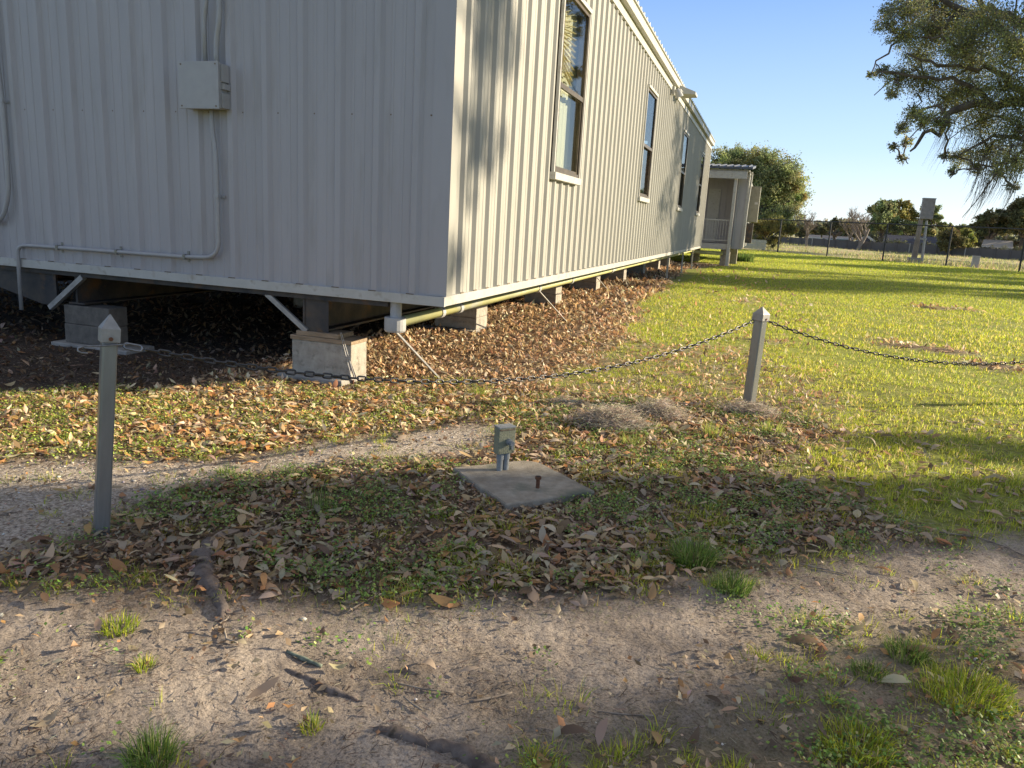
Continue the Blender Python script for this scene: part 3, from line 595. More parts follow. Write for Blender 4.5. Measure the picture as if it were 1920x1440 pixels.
def chain(label, A, B, zl, nlink, big):
    A = Vector(A); B = Vector(B); t = thing('chain', label, 'chain', A, 'dark steel chains between the posts')
    K = 400; pts = []
    for i in range(K+1):
        s = i/K; p = A.lerp(B, s); mid = (A.z+B.z)/2; sag = mid-zl; p.z = p.z-4*sag*s*(1-s); pts.append(p)
    cum = [0]
    for i in range(K): cum.append(cum[-1]+(pts[i+1]-pts[i]).length)
    tot = cum[-1]
    def ev(s):
        i = 0; s = max(0, min(s, tot-1e-6)); lo, hi = 0, K
        while hi-lo > 1:
            m = (lo+hi)//2
            if cum[m] <= s: lo = m
            else: hi = m
        f = (s-cum[lo])/(cum[lo+1]-cum[lo]); return pts[lo].lerp(pts[lo+1], f)
    s0 = .11 if big else .02; me = link_mesh('chain_link', .068, .036, .0052, 'chain'); pitch = (tot-s0-.02)/nlink
    me = link_mesh('chain_link', pitch+.0135, .034, .0052, 'chain')
    def put(name, me, s, flip, jit=.15):
        p = ev(s); d = (ev(s+.02)-ev(s-.02)).normalized(); side = d.cross(Vector((0, 0, 1))).normalized(); up = side.cross(d)
        an = (math.pi/2 if flip else 0)+random.gauss(0, jit)+.35
        b = side*math.cos(an)+up*math.sin(an); n_ = d.cross(b); m = Matrix((d, b, n_)).transposed().to_4x4(); m.translation = p-A
        o = link(name, me, t); o.matrix_basis = m
    for i in range(nlink): put('chain_link', me, s0+(i+.5)*pitch, i % 2)
    if big:
        put('quick_link', link_mesh('quick_link', .085, .036, .005, 'zinc'), .052, 1, .02)
        d = (B-A).normalized(); d.z = 0
        hook = MB(); hp = [d*.03, d*-.08, d*-.14+Vector((0, 0, .002)), d*-.165+Vector((0, 0, -.004)), d*-.168+Vector((.008, -.004, -.014)), d*-.155+Vector((.014, -.01, -.022)), d*-.13+Vector((.018, -.014, -.025))]
        hook.tube(hp, .004, 8); hook.build('hook', M['zinc'], t, smooth=True)
    else: put('end_ring', link_mesh('end_ring', .06, .056, .005, 'chain'), .0, 0, .02)
dA = nz(PB-PA)
a = PA+dA*.075+np.array([.045, .02])
chain('dark steel chain swooping from the left post to the leaning right post', (a[0], a[1], .868), (PB[0]-dA[0]*.06, PB[1]-dA[1]*.06, .775), .497, 94, True)
dB = nz(PC-PB); chain('dark steel chain running from the leaning right post out of the picture', (PB[0]+dB[0]*.06, PB[1]+dB[1]*.06, .775), (PC[0], PC[1], .80), .415, 84, False)

# ------------------------------------------------------------------ the long modular building
YE = 26.1; ZB, ZT = .835, 4.73; XW = -9.8
B = thing('modular_building', 'long off white ribbed metal modular building raised on concrete block piers', 'building')
WINS = [(3.05, 4.28), (9.35, 10.55), (16.05, 17.25), (22.0, 23.2)]; WZ = (2.06, 4.06)
def profile(L, pitch, start, h=.032):
    P = [(0., 0.)]; k = start
    while k < L-.1:
        P += [(k-.055, 0), (k-.028, h), (k+.022, h), (k+.049, 0)]
        for m_ in (k+pitch*.36, k+pitch*.64):
            if m_+.01 < L-.1 and m_+.02 < k+pitch: P += [(m_-.016, 0), (m_-.009, h*.16), (m_+.009, h*.16), (m_+.016, 0)]
        k += pitch
    P.append((L, 0)); return P
def wall(name, L, pitch, start, place, mat, holes=(), hz=(0, 0)):
    P = profile(L, pitch, start); cuts = sorted(set([c for h_ in holes for c in h_])); Q = []
    for i in range(len(P)-1):
        (a, ha), (b, hb) = P[i], P[i+1]; Q.append((a, ha))
        for c in cuts:
            if a < c < b: Q.append((c, ha+(hb-ha)*(c-a)/(b-a)))
    Q.append(P[-1]); mb = MB()
    for i in range(len(Q)-1):
        (a, ha), (b, hb) = Q[i], Q[i+1]
        if b-a < 1e-6: continue
        inside = any(h0-1e-6 <= a and b <= h1+1e-6 for h0, h1 in holes)
        for z0, z1 in (((ZB, hz[0]), (hz[1], ZT)) if inside else ((ZB, ZT),)):
            mb.add([place(a, ha, z0), place(b, hb, z0), place(b, hb, z1), place(a, ha, z1)], [(0, 1, 2, 3)])
    return mb.build(name, M[mat], B)
wall('side_wall', YE, .318, .345, lambda a, h, z: (h, a, z), 'wall', WINS, WZ)
wall('end_wall', -XW, .352, .264, lambda a, h, z: (-a, -h, z), 'endwall')
mb = MB(); mb.add([(XW, YE, ZB), (0, YE, ZB), (0, YE, ZT), (XW, YE, ZT), (XW, 0, ZB), (XW, 0, ZT)], [(1, 0, 3, 2), (0, 4, 5, 3)]); mb.build('rear_walls', M['wall'], B)
MB().box((XW, .02, .775), (-.02, YE-.02, .834)).build('floor_deck', M['black'], B)
# base flashing, corner trims
MB().box((-.05, 0, .765), (.036, YE, .845)).build('base_flashing', M['trim'], B, .003)
MB().box((XW, -.036, .762), (.038, -.0005, .842)).build('base_flashing', M['trim'], B, .003)
mb = MB(); mb.box((-.13, -.008, .846), (.040, -.0008, ZT)); mb.build('corner_trim', M['endwall'], B)
mb = MB(); mb.box((.032, -.0078, .848), (.042, .12, ZT-.002)); mb.build('corner_trim', M['wall'], B)
mb = MB(); mb.box((-.01, YE-.12, .848), (.04, YE+.02, ZT)); mb.build('corner_trim', M['trim'], B)
# small dark closures under each rib along the flashing
mb = MB(); k = .264
while k < 9.6: mb.box((-k-.045, -.040, .8425), (-k+.025, -.0362, .850)); k += .352
mb.build('rib_gap', M['screw'], B)
mb = MB(); k = .345
while k < YE-.2: mb.box((.0005, k-.025, .8455), (.0365, k+.045, .858)); k += .318
mb.build('rib_gap', M['screw'], B)
# rows of screws on the end wall
for i in range(14):
    xx = -.264-.352*i+.12
    for zz in (2.262, 3.9):
        MB((xx, -.0, zz)).tube([(xx, -.0, zz), (xx, -.006, zz)], .007, 8).build('screw', M['screw'], B).location = (xx, 0, zz)
# roof: flashing, ribbed edge, low pitch panels
mb = MB(); mb.box((0.0005, -.05, ZT-.16), (.045, YE+.03, ZT-.02)); mb.build('eave_closure', M['trim'], B)
mb = MB(); mb.box((-.02, -.08, ZT-.0195), (.13, YE+.06, ZT+.13)); mb.build('eave_trim', M['trim'], B, .006)
mb = MB(); k = 0.
while k < YE:
    for a, b, h in ((k, k+.20, 0), (k+.20, k+.24, .04), (k+.24, k+.28, .04), (k+.28, k+.32, 0)):
        mb.box((-.9, a, ZT+.131), (.16, b-.0005, ZT+.145+h))
    k += .32
mb.build('roof_edge_ribs', M['roof'], B)
mb = MB(); mb.add([(.1, -.06, ZT+.12), (.1, YE+.04, ZT+.12), (XW/2, YE+.04, ZT+.55), (XW/2, -.06, ZT+.55), (XW-.1, YE+.04, ZT+.12), (XW-.1, -.06, ZT+.12)], [(0, 1, 2, 3), (3, 2, 4, 5), (0, 3, 5), (1, 4, 2), (0, 5, 4, 1)])
mb.build('roof', M['roof'], B)
mb = MB(); mb.box((XW, -.08, ZT-.0), (-.03, -.001, ZT+.14)); mb.build('end_fascia', M['trim'], B)
# windows
for wi, (y0, y1) in enumerate(WINS):
    z0, z1 = WZ; fr = MB(); f = .045
    fr.box((-.06, y0, z0), (.05, y0+f, z1)); fr.box((-.06, y1-f, z0), (.05, y1, z1)); fr.box((-.06, y0+f, z1-f), (.05, y1-f, z1)); fr.box((-.06, y0+f, z0), (.05, y1-f, z0+f))
    w = fr.build('window', M['bronze'], B)
    mz = z0+(z1-z0)*.485
    mb = MB(); mb.box((.012, y0+f, mz-.028), (.046, y1-f, mz+.028)); mb.build('meeting_rail', M['bronze'], w)
    mb = MB(); g_ = .03
    for (a, b, c, d, xx) in ((y0+f, y1-f, z0+f, mz-.028, .018),):
        mb.box((xx-.01, a, c), (xx+.012, a+g_, d)); mb.box((xx-.01, b-g_, c), (xx+.012, b, d)); mb.box((xx-.01, a+g_, c), (xx+.012, b-g_, c+g_))
    mb.build('sash', M['bronze'], w)
    MB().box((-.004, y0+f, z0+f), (.001, y1-f, mz-.028)).build('lower_pane', M['glass'], w)
    MB().box((.024, y0+f, mz+.028), (.029, y1-f, z1-f)).build('upper_pane', M['glass'], w)
    # casing trim and sill
    c = MB(); c.box((.02, y0-.035, z0-.0), (.056, y0-.001, z1+.035)); c.box((.02, y1+.001, z0), (.056, y1+.035, z1+.035)); c.box((.02, y0, z1+.001), (.075, y1, z1+.05)); c.build('casing', M['trim'], w)
    MB().box((.0, y0-.06, z0-.085), (.085, y1+.02, z0-.002)).build('sill', M['trim'], w, .004)
    # what hangs inside
    cb = MB(); n = 40; vs = []
    yb = y1+.55; ya = y0-.1
    for i in range(n+1):
        yy = ya+(yb-ya)*i/n; xo = -.125+.016*math.sin(i*1.9)+.008*math.sin(i*.7); vs += [(xo, yy, z0-.1), (xo, yy, z1+.1 if wi == 0 else mz)]
    if wi < 2: cb.add(vs, [(2*i, 2*i+2, 2*i+3, 2*i+1) for i in range(n)]).build('curtain', M['curtain'] if wi != 1 else M['posters'], w, smooth=True)
    mb = MB(); mb.box((-.7, y0-.3, z0-.3), (-.69, y1+.3, z1+.3)); mb.build('dark_room_sheet', M['black'], w)  # black sheet stands for the unlit room behind the glass
    if wi == 0:        # collapsed blind hanging as a fan from one side of the upper sash
        mb = MB()
        for i in range(14):
            a = math.radians(-26+4.2*i); o_ = Vector((-.075, y0+.12, 3.42+.028*i)); L_ = .95
            mb.bar(o_, o_+Vector((0, math.cos(a)*L_, math.sin(a)*L_*.62)), .03, .004)
        mb.build('fallen_blind', M['blind'], w)
# flood light under the eave
mb = MB(); mb.box((.046, 12.75, 4.48), (.10, 12.95, 4.66)); mb.tube([(.10, 12.85, 4.58), (.22, 12.85, 4.60), (.26, 12.9, 4.55)], .022, 10)
fl = mb.build('floodlight', M['trim'], B)
mb = MB(); mb.tube([(.16, 12.6, 4.56), (.20, 12.62, 4.50), (.24, 12.64, 4.40)], [.05, .075, .095], 14); mb.build('lamp_head', M['greypipe'], fl)
mb = MB(); mb.add([(.10, 13.4, 4.80), (.10, 14.1, 4.80), (.50, 14.0, 4.66), (.50, 13.5, 4.66), (.10, 13.4, 4.60), (.10, 14.1, 4.60), (.50, 14.0, 4.60), (.50, 13.5, 4.60)], [(0, 1, 2, 3), (4, 7, 6, 5), (0, 3, 7, 4), (1, 5, 6, 2), (3, 2, 6, 7), (0, 4, 5, 1)]); mb.build('gutter_scoop', M['trim'], B)
# junction box and conduits on the end wall
def cond(name, pts, r=.017, strap=()):
    fine = [pts[0]]
    for i in range(1, len(pts)-1):        # rounded bends
        a, b, c = Vector(pts[i-1]), Vector(pts[i]), Vector(pts[i+1]); R = min(.16, (a-b).length*.48, (c-b).length*.48)
        p1 = b+(a-b).normalized()*R; p2 = b+(c-b).normalized()*R
        for k in range(9): t = k/8; fine.append(tuple(p1*(1-t)**2+b*2*t*(1-t)+p2*t*t))
    fine.append(pts[-1]); o = MB().tube(fine, r, 12).build(name, M['conduit'], B, smooth=True)
    for (p, horiz) in strap:
        s = MB()
        if horiz: s.box((p[0]-.014, p[1]-.022, p[2]-.024), (p[0]+.014, p[1]+.018, p[2]+.024)); s.box((p[0]-.012, -.012, p[2]-.05), (p[0]+.012, -.006, p[2]+.05))
        else: s.box((p[0]-.024, p[1]-.022, p[2]-.014), (p[0]+.024, p[1]+.018, p[2]+.014)); s.box((p[0]-.05, -.012, p[2]-.012), (p[0]+.05, -.006, p[2]+.012))
        s.build('strap', M['zinc'] if horiz else M['conduit'], o, .002)
yc = -.055
cond('conduit', [(-2.185, yc, 2.30), (-2.185, yc, 2.12), (-2.15, yc, 1.9), (-2.15, yc, 1.02), (-2.46, yc, 1.0), (-4.35, yc, .985), (-4.545, yc, .975), (-4.56, yc, .335)], .019,
     [((-2.15, yc, 1.55), False), ((-2.52, yc, 1.0), True), ((-3.3, yc, .993), True), ((-4.02, yc, .988), True)])
cond('conduit', [(-2.235, yc, 2.62), (-2.235, yc, 3.0), (-2.20, yc-.01, 3.12), (-2.20, yc-.01, 4.72)], .019, [((-2.20, yc-.01, 3.26), False)])
cond('conduit', [(-2.12, yc, 2.62), (-2.12, yc, 2.82), (-2.07, yc-.01, 3.0), (-2.07, yc-.01, 4.72)], .023, [((-2.07, yc-.01, 3.26), False)])
cond('conduit', [(-4.72, yc, 4.7), (-4.60, yc, 2.6), (-4.58, yc, 2.3), (-4.58, yc, 1.9), (-4.60, yc, 1.45), (-4.72, yc, 1.2), (-5.1, yc, 1.1)], .022, [((-4.58, yc, 2.33), False)])
j = MB((-2.24, 0, 2.3)).box((-2.42, -.15, 2.275), (-2.03, -.034, 2.64)).build('junction_box', M['junction'], B, .004); j.location = (-2.24, 0, 2.3)
MB((-2.24, 0, 2.3)).box((-2.428, -.163, 2.268), (-2.022, -.1505, 2.648)).build('cover', M['junction'], j, .003)
for sx in (-2.40, -2.05):
    for sz in (2.29, 2.625): MB((-2.24, 0, 2.3)).tube([(sx, -.163, sz), (sx, -.167, sz)], .007, 8).build('screw', M['screw'], j)
mb = MB((-2.24, 0, 2.3)); mb.box((-2.0298, -.125, 2.28), (-2.008, -.036, 2.40)); mb.box((-2.0298, -.12, 2.43), (-1.998, -.036, 2.475)); mb.box((-2.0298, -.125, 2.49), (-2.012, -.036, 2.63)); mb.build('side_flange', M['junction'], j, .002)
# a few scratches with their own place on the wall
# chassis: two longitudinal I beams, outriggers, cross members, braces
for bx in (-1.22, -3.95, -5.9, -8.6):
    mb = MB(); mb.box((bx-.10, .05, .435), (bx+.10, YE-.1, .452)); mb.box((bx-.10, .05, .745), (bx+.10, YE-.1, .762)); mb.box((bx-.012, .055, .4521), (bx+.012, YE-.105, .7449)); mb.build('chassis_beam', M['steel'], B)
mb = MB(); mb.box((-1.345, .035, .43), (-1.325, .30, .765)); mb.box((-1.345, .042, .43), (-1.09, .0495, .765)); mb.build('beam_end_plate', M['steel'], B)
k = .5
mb = MB()
while k < YE:
    mb.box((XW+.05, k-.02, .70), (-.6, k+.02, .7745)); k += 1.22
mb.build('floor_joists', M['black'], B)
mb = MB(); mb.box((XW, .012, .715), (-.5, .05, .7745)); mb.build('end_joist', M['steel'], B)
mb = MB(); mb.box((-.11, .06, .742), (-.06, YE-.05, .7745)); mb.build('rim_joist', M['steel'], B)
k = 2.9; mb = MB()
while k < YE:
    mb.add([(-1.2, k, .46), (-.12, k, .725), (-.12, k, .74), (-1.2, k, .73), (-1.2, k+.02, .46), (-.12, k+.02, .725), (-.12, k+.02, .74), (-1.2, k+.02, .73)], [(0, 1, 2, 3), (7, 6, 5, 4), (0, 4, 5, 1)]); k += 2.44
mb.build('outriggers', M['steel'], B)
MB().bar((-1.715, .03, .725), (-1.30, .03, .425), .045, .028, (0, 1, 0)).build('brace', M['brace'], B)
MB().bar((-3.82, .03, .715), (-4.27, .03, .375), .05, .05, (0, 1, 0)).build('brace', M['brace'], B)
mb = MB(); mb.add([(-4.2, .05, .76), (-4.2, .05, .40), (-4.4, .05, .40), (-5.4, .05, .62), (-5.4, .05, .76), (-4.2, .07, .76), (-4.2, .07, .40), (-4.4, .07, .40), (-5.4, .07, .62), (-5.4, .07, .76)], [(0, 1, 2, 3, 4), (9, 8, 7, 6, 5), (1, 6, 7, 2), (2, 7, 8, 3)]); mb.build('outrigger_plate', M['steel'], B)
# drain pipe under the edge
px_, pz = -.44, .578
dp = MB().tube([(px_, .14, pz), (px_, 12.0, pz+.02), (px_+.2, 20., pz+.08), (px_+.2, YE, pz+.1)], .046, 16).build('drain_pipe', M['yellowpipe'], B, smooth=True)
for yy in (.95, 1.42, 4.3, 6.2, 9.6): MB().tube([(px_, yy, pz), (px_, yy+.07, pz)], .056, 16).build('coupling', M['greypipe'], dp)
mb = MB(); mb.tube([(px_-.01, .06, pz-.075), (px_-.01, .06, pz-.06), (px_-.01, .06, pz+.045), (px_-.01, .06, pz+.05)], [.085, .093, .093, .085], 20); mb.tube([(px_-.01, .07, pz+.05), (px_-.01, .07, .76)], .05, 14); mb.build('elbow', M['greypipe'], dp, smooth=False)

# ------------------------------------------------------------------ piers, anchors
def pier(label, x0, x1, y0, dp_, top, foot=None, courses=2, shim=True, bm_='block'):
    t = thing('block_pier', label, 'block pier', ((x0+x1)/2, y0, -.02), 'concrete block piers under the building')
    w = (x1-x0)/2; zt = top-(.085 if shim else 0)+.02; z0 = .06
    if foot: MB().box((-w-foot[0], -foot[1], -.08), (w+foot[2], dp_+.08, .058)).build('footing', M['footing'], t, .012)
    else: z0 = .0
    hh = (zt-z0)/courses
    for c in range(courses): 
        j = random.uniform(-.006, .006); MB().box((-w+j, j, z0+c*hh+.003*(c > 0)), (w+j, dp_, z0+(c+1)*hh)).build('block', M[bm_], t, .008)
    if shim:
        MB().box((-w-.008, -.015, zt+.002), (w+.01, dp_-.01, zt+.04)).build('shim_board', M['shim'], t, .003)
        MB().box((-w+.05, -.008, zt+.042), (w-.12, dp_-.03, zt+.083)).build('shim_board', M['shim'], t, .003)
pier('single tall block pier with timber shims nearest the building corner', -1.45, -.85, .02, .28, .43, (.1, .09, -.04), 1)
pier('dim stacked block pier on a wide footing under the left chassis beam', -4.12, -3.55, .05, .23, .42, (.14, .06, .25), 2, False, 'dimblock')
ords = ['second', 'third', 'fourth', 'fifth', 'sixth', 'seventh', 'eighth']
for i, yy in enumerate([3.55, 7.6, 11.1, 14.6, 18.1, 21.6, 24.6]):
    pier('%s block pier from the front corner along the sunlit long wall' % ords[i], -1.62, -1.02, yy, .42, .435, (.15, .1, .0) if i < 1 else None, 2, i < 1)
for i, yy in enumerate([4.2, 8.4, 12.6]):
    pier('shadowed block pier deep under the building, %s back in the left row' % ['first', 'second', 'third'][i], -4.25, -3.6, yy, .4, .435, None, 2, False)
def strap(label, a, b, r=.006, n=1, mat='brace'):
    a = Vector(a); b = Vector(b); t = thing('tie_down_strap', label, 'tie down', b, 'ground anchor straps of the building')
    for k in range(n): MB().bar(a-b+Vector((.012*k, 0, 0)), Vector((.03*k, .01*k, 0)), r*2, r).build('strap', M[mat], t)
    MB().tube([(0, 0, -.05), (0, 0, .03)], .012, 8).build('anchor_head', M['rust'], t)
g_ = G(826, 712); strap('thick grey strap running down from the drain elbow to the ground', (-.50, .05, .555), (g_[0], g_[1], 0), .014)
strap('pair of thin wires crossing the nearest block pier', (-.93, -.03, .46), (-.80, -.03, .02), .003, 2, 'brace')
ONX = lambda px, py, x: tuple(CAM+ray(px, py)*(x-CAM[0])/ray(px, py)[0])
g_ = G(1062, 603); strap('thin white strap slanting to the ground beyond the second pier', ONX(1010, 545, -.12), (g_[0], g_[1], 0), .009, 1, 'trim')
g_ = G(1138, 542); strap('short thin strap slanting to the ground beyond the fourth pier', ONX(1120, 521, -.12), (g_[0], g_[1], 0), .009, 1, 'trim')
for lb, px, py in (('nearest of three thin white support rods under the far wall edge', 1173, 520), ('middle of three thin white support rods under the far wall edge', 1212, 508), ('farthest of three thin white support rods under the far wall edge', 1241, 500)):
    yy = G(px, py)[1]; t = thing('support_rod', lb, 'support rod', (-.12, yy, 0), 'thin support rods under the far wall'); MB().bar((0, 0, .03), (0, 0, .70), .05, .03, (0, 1, 0)).build('rod', M['trim'], t); MB().box((-.06, -.06, -.03), (.06, .06, .03)).build('foot', M['block'], t)

# ------------------------------------------------------------------ second building with porch
H = thing('porch_building', 'small grey building with railed porch standing past the far end of the long building', 'building', (0, 29, 0))
def HB(lo, hi, name, mat, parent=None, bev=0): return MB((0, 29, 0)).box(lo, hi).build(name, M[mat], parent or H, bev)
mb = MB((0, 29, 0))
xx = -5.
HB((-6, 31.2, .74), (1.46, 31.28, 4.0), 'porch_wall', 'endwall')
HB((1.06, 29.35, .74), (1.46, 31.19, 4.0), 'wall', 'endwall')
HB((-6, 31.3, .74), (1.46, 40, 4.0), 'rear_room', 'wall')
HB((1.461, 29.28, .74), (1.53, 29.40, 4.05), 'corner_trim', 'trim')
for k in range(8): 
    MB((0, 29, 0)).box((1.10+.0, 29.335, .76), (1.13, 29.349, 3.98)).build('wall_rib', M['trim'], H) if k == 0 else None
mb = MB((0, 29, 0)); k = -5.8
while k < 1.0: mb.box((k, 31.17, .8), (k+.045, 31.199, 3.7)); k += .42
mb.build('wall_ribs', M['endwall'], H)
d_ = HB((-.25, 31.14, .95), (.28, 31.165, 3.35), 'door', 'trim'); HB((.20, 31.09, 2.0), (.24, 31.138, 2.05), 'handle', 'zinc', d_)
HB((-6, 29.0, .80), (1.05, 31.16, .93), 'porch_floor', 'trim'); HB((-6, 28.97, .70), (1.05, 28.995, .93), 'floor_fascia', 'trim')
HB((-6, 28.7, 3.68), (1.42, 28.80, 3.98), 'canopy_beam', 'trim'); HB((-6, 28.82, 3.99), (1.5, 31.9, 4.06), 'canopy_deck', 'trim')
mb = MB((0, 29, 0)); mb.add([(-6, 28.6, 4.07), (1.62, 28.6, 4.07), (1.62, 34, 4.55), (-6, 34, 4.55), (-6, 28.6, 4.16), (1.62, 28.6, 4.16), (1.62, 34, 4.65), (-6, 34, 4.65)], [(0, 3, 2, 1), (4, 5, 6, 7), (0, 1, 5, 4), (1, 2, 6, 5), (3, 0, 4, 7), (2, 3, 7, 6)]); mb.build('roof', M['darkroof'], H)
mb = MB((0, 29, 0)); k = -5.8
while k < 1.6: mb.add([(k, 28.59, 4.161), (k+.06, 28.59, 4.161), (k+.06, 34, 4.651), (k, 34, 4.651), (k, 28.59, 4.20), (k+.06, 28.59, 4.20), (k+.06, 34, 4.69), (k, 34, 4.69)], [(4, 5, 6, 7), (0, 1, 5, 4), (1, 2, 6, 5), (3, 0, 4, 7)]); k += .30
mb.build('roof_ribs', M['darkroof'], H)
MB((0, 29, 0)).bar((.98, 28.9, -.02), (.98, 28.9, 3.70), .13, .13).build('porch_post', M['trim'], H, .008)
MB((0, 29, 0)).tube([(1.58, 29.2, 4.0), (1.60, 29.25, 3.9), (1.56, 29.3, 2.4), (1.54, 29.3, .8)], .045, 10).build('downspout', M['trim'], H)
ra = MB((0, 29, 0)); ra.bar((-6, 29.05, 1.95), (.92, 29.05, 1.95), .05, .05); ra.bar((-6, 29.05, 1.08), (.92, 29.05, 1.08), .04, .04); k = -5.9
while k < .9: ra.box((k, 29.04, 1.10), (k+.022, 29.062, 1.925)); k += .115
ra.build('railing', M['trim'], H)
cb = HB((1.55, 31.6, 1.95), (2.0, 32.5, 3.55), 'electrical_cabinet', 'cabinet', bev=.02); HB((1.80, 31.59, 2.75), (1.95, 31.598, 2.85), 'label_plate', 'trim', cb)
HB((1.55, 31.7, 1.0), (1.85, 32.3, 1.9), 'meter_base', 'steel')
MB((0, 29, 0)).tube([(-1.2, 29.3, .52), (.75, 29.3, .52)], .085, 14).build('porch_drain_pipe', M['yellowpipe'], H, smooth=True)
for i, (xx, yy) in enumerate([(.85, 29.6), (-2.2, 29.6), (1.1, 31.5), (-.6, 31.5)]):
    t = thing('porch_pier', ['front right', 'front left', 'rear right', 'rear middle'][i]+' block support under the porch building', 'block pier', (xx, yy, 0), 'block supports under the porch building')
    MB().box((-.2, -.2, -.02), (.2, .2, .70)).build('block', M['block'], t, .01)
# low white picket fence beyond the hut
t = thing('picket_fence', 'low white picket fence beyond the porch building', 'fence', tuple(W(1400, 66)))
dv = Vector(W(1440, 64)-W(1400, 66)); mb = MB(); nP = 22
for i in range(nP): p = dv*(i/nP); mb.box((p.x-.03, p.y-.02, .2), (p.x+.03, p.y+.02, .95))
mb.build('pickets', M['trim'], t); mb = MB(); mb.bar((0, .04, .5), dv+Vector((0, .04, .5)), .03, .08); mb.bar((0, .04, .8), dv+Vector((0, .04, .8)), .03, .06); mb.build('rails', M['trim'], t)

# ------------------------------------------------------------------ chain link fence
FB = lambda i: np.array([3.5+3.53*i, 60-2.7*i]); FH = 2.6
t = thing('chain_link_fence', 'black chain link fence with top rail across the far side of the lawn', 'fence', (3.5, 60, 0)); o0 = Vector((3.5, 60, 0))
for i in range(-4, 8): p = FB(i); MB(o0).tube([(p[0], p[1], -.1), (p[0], p[1], FH)], .055 if i != 4 else .06, 8).build('post', M['blackpost'], t)
a, b = FB(-4), FB(7); MB(o0).tube([(a[0], a[1], FH), (b[0], b[1], FH)], .04, 8).build('top_rail', M['blackpost'], t)
mb = MB(o0); Lf = float(np.linalg.norm(b-a)); dx = (b-a)/Lf; s = 0.; cell = .12
while s < Lf:
    for sg in (1, -1):
        e = s+sg*FH
        if 0 <= e <= Lf:
            p, q = a+dx*s, a+dx*e; wv = np.array([.0022, .0022])
            mb.add([(p[0]-.003, p[1], .04), (p[0]+.003, p[1], .04), (q[0]+.003, q[1], FH-.02), (q[0]-.003, q[1], FH-.02)], [(0, 1, 2, 3)])
    s += cell
mb.build('wire_mesh', M['blackpost'], t)
# pole with box, slim pipe
pc = G(1713, 492); t = thing('equipment_pole', 'weathered timber pole carrying a tall grey metal box at its top', 'pole', tuple(pc)); s_ = hm(1713, np.linalg.norm(pc-CAM), 1)
hp = s_*118
MB().tube([(-.02, 0, -.1), (.02, 0, hp*.68)], [.21, .15], 12).build('pole', M['baretree'], t)
MB().tube([(.55, .1, -.1), (.42, .1, hp*.66)], .09, 10).build('pipe', M['greypipe'], t)
MB().box((-.42, -.25, -.1), (.45, .35, .35)).build('base', M['footing'], t, .03)
bxo = MB().box((-.08, -.3, hp*.68), (.72, .2, hp*.985)).build('equipment_box', M['steel'], t, .02); bxo.data.materials[0] = noisy('grey_cabinet', (.20, .18, .17), (.27, .25, .24), 4., .6)
MB().box((-.10, -.32, hp*.985), (.74, .22, hp)).build('box_lid', M['brace'], bxo)
mb = MB(); mb.box((-.2, -.1, hp*.36), (.6, .2, hp*.39)); mb.build('bracket', M['brace'], t)
pc = G(1827, 502); t = thing('pedestal_box', 'white utility pedestal box standing in front of the chain link fence', 'utility box', tuple(pc)); MB().box((-.2, -.2, -.05), (.2, .2, .72)).build('cabinet', M['greypipe'], t, .03); MB().box((-.22, -.22, .72), (.22, .22, .78)).build('lid', M['trim'], t, .01)

# ------------------------------------------------------------------ trees
def crown(name, parent, clumps, nleaf, size, cols, wts, base, sub=26, flat=.8, tight=.30, mat=None, tail=1.2):
    """clumps: (x,y,z,rx,ry,rz) world; leaves in many small sprays through the volume"""
    C_ = np.array(clumps, float); vol = (C_[:, 3]*C_[:, 4]*C_[:, 5])**(2/3.); pr = vol/vol.sum()
    ns = sub*len(C_); ci = RNG.choice(len(C_), ns, p=pr); d = RNG.normal(0, 1, (ns, 3)); d /= np.linalg.norm(d, axis=1)[:, None]
    S = C_[ci, :3]+d*C_[ci, 3:6]*(RNG.random((ns, 1))**.42); sr = C_[ci, 3:6].mean(1)*tight
    li = RNG.integers(0, ns, nleaf); g = RNG.normal(0, 1, (nleaf, 3))*np.array([1, 1, flat])*.8; ax = RNG.normal(0, 1, (ns, 3))+d*1.1; ax /= np.linalg.norm(ax, axis=1)[:, None]; g += ax[li]*np.clip(RNG.normal(0, 1.5, (nleaf, 1)), -2.4, 2.4); g *= np.where(RNG.random((nleaf, 1)) < .15, tail, 1.)
    Pp = S[li]+g*sr[li][:, None]*.62
    a = RNG.normal(0, 1, (nleaf, 3)); a /= np.linalg.norm(a, axis=1)[:, None]; b = np.cross(a, RNG.normal(0, 1, (nleaf, 3))); b /= np.linalg.norm(b, axis=1)[:, None]
    sz = size*RNG.uniform(.6, 1.35, nleaf)[:, None]
    V = np.stack([Pp-a*sz*.5, Pp+b*sz*.24, Pp+a*sz*.5, Pp-b*sz*.24], 1).reshape(-1, 3)-np.array(base)
    sprayc = pal(ns, cols, wts, .22)[li]*(1+RNG.normal(0, .12, (nleaf, 1)))
    return np_mesh(name, V, np.arange(nleaf)[:, None]*4+np.array([[0, 1, 2, 3]]), None, mat or M['crown'], np.repeat(np.clip(sprayc, .01, .9), 4, 0), parent), S
def limbs(mb, start, ends, r0, wob=.25, k=6):
    for e in ends:
        a = Vector(start); b = Vector(e); L = (b-a).length; pts = []; rs = []
        for i in range(k+1):
            t = i/k; p = a.lerp(b, t)+Vector((random.gauss(0, 1), random.gauss(0, 1), random.gauss(0, .6)))*L*wob*.12*math.sin(math.pi*t); p.z += L*.08*math.sin(math.pi*t); pts.append(p); rs.append(r0*(1-t)**.8+.015)
        mb.tube(pts, rs, 7)
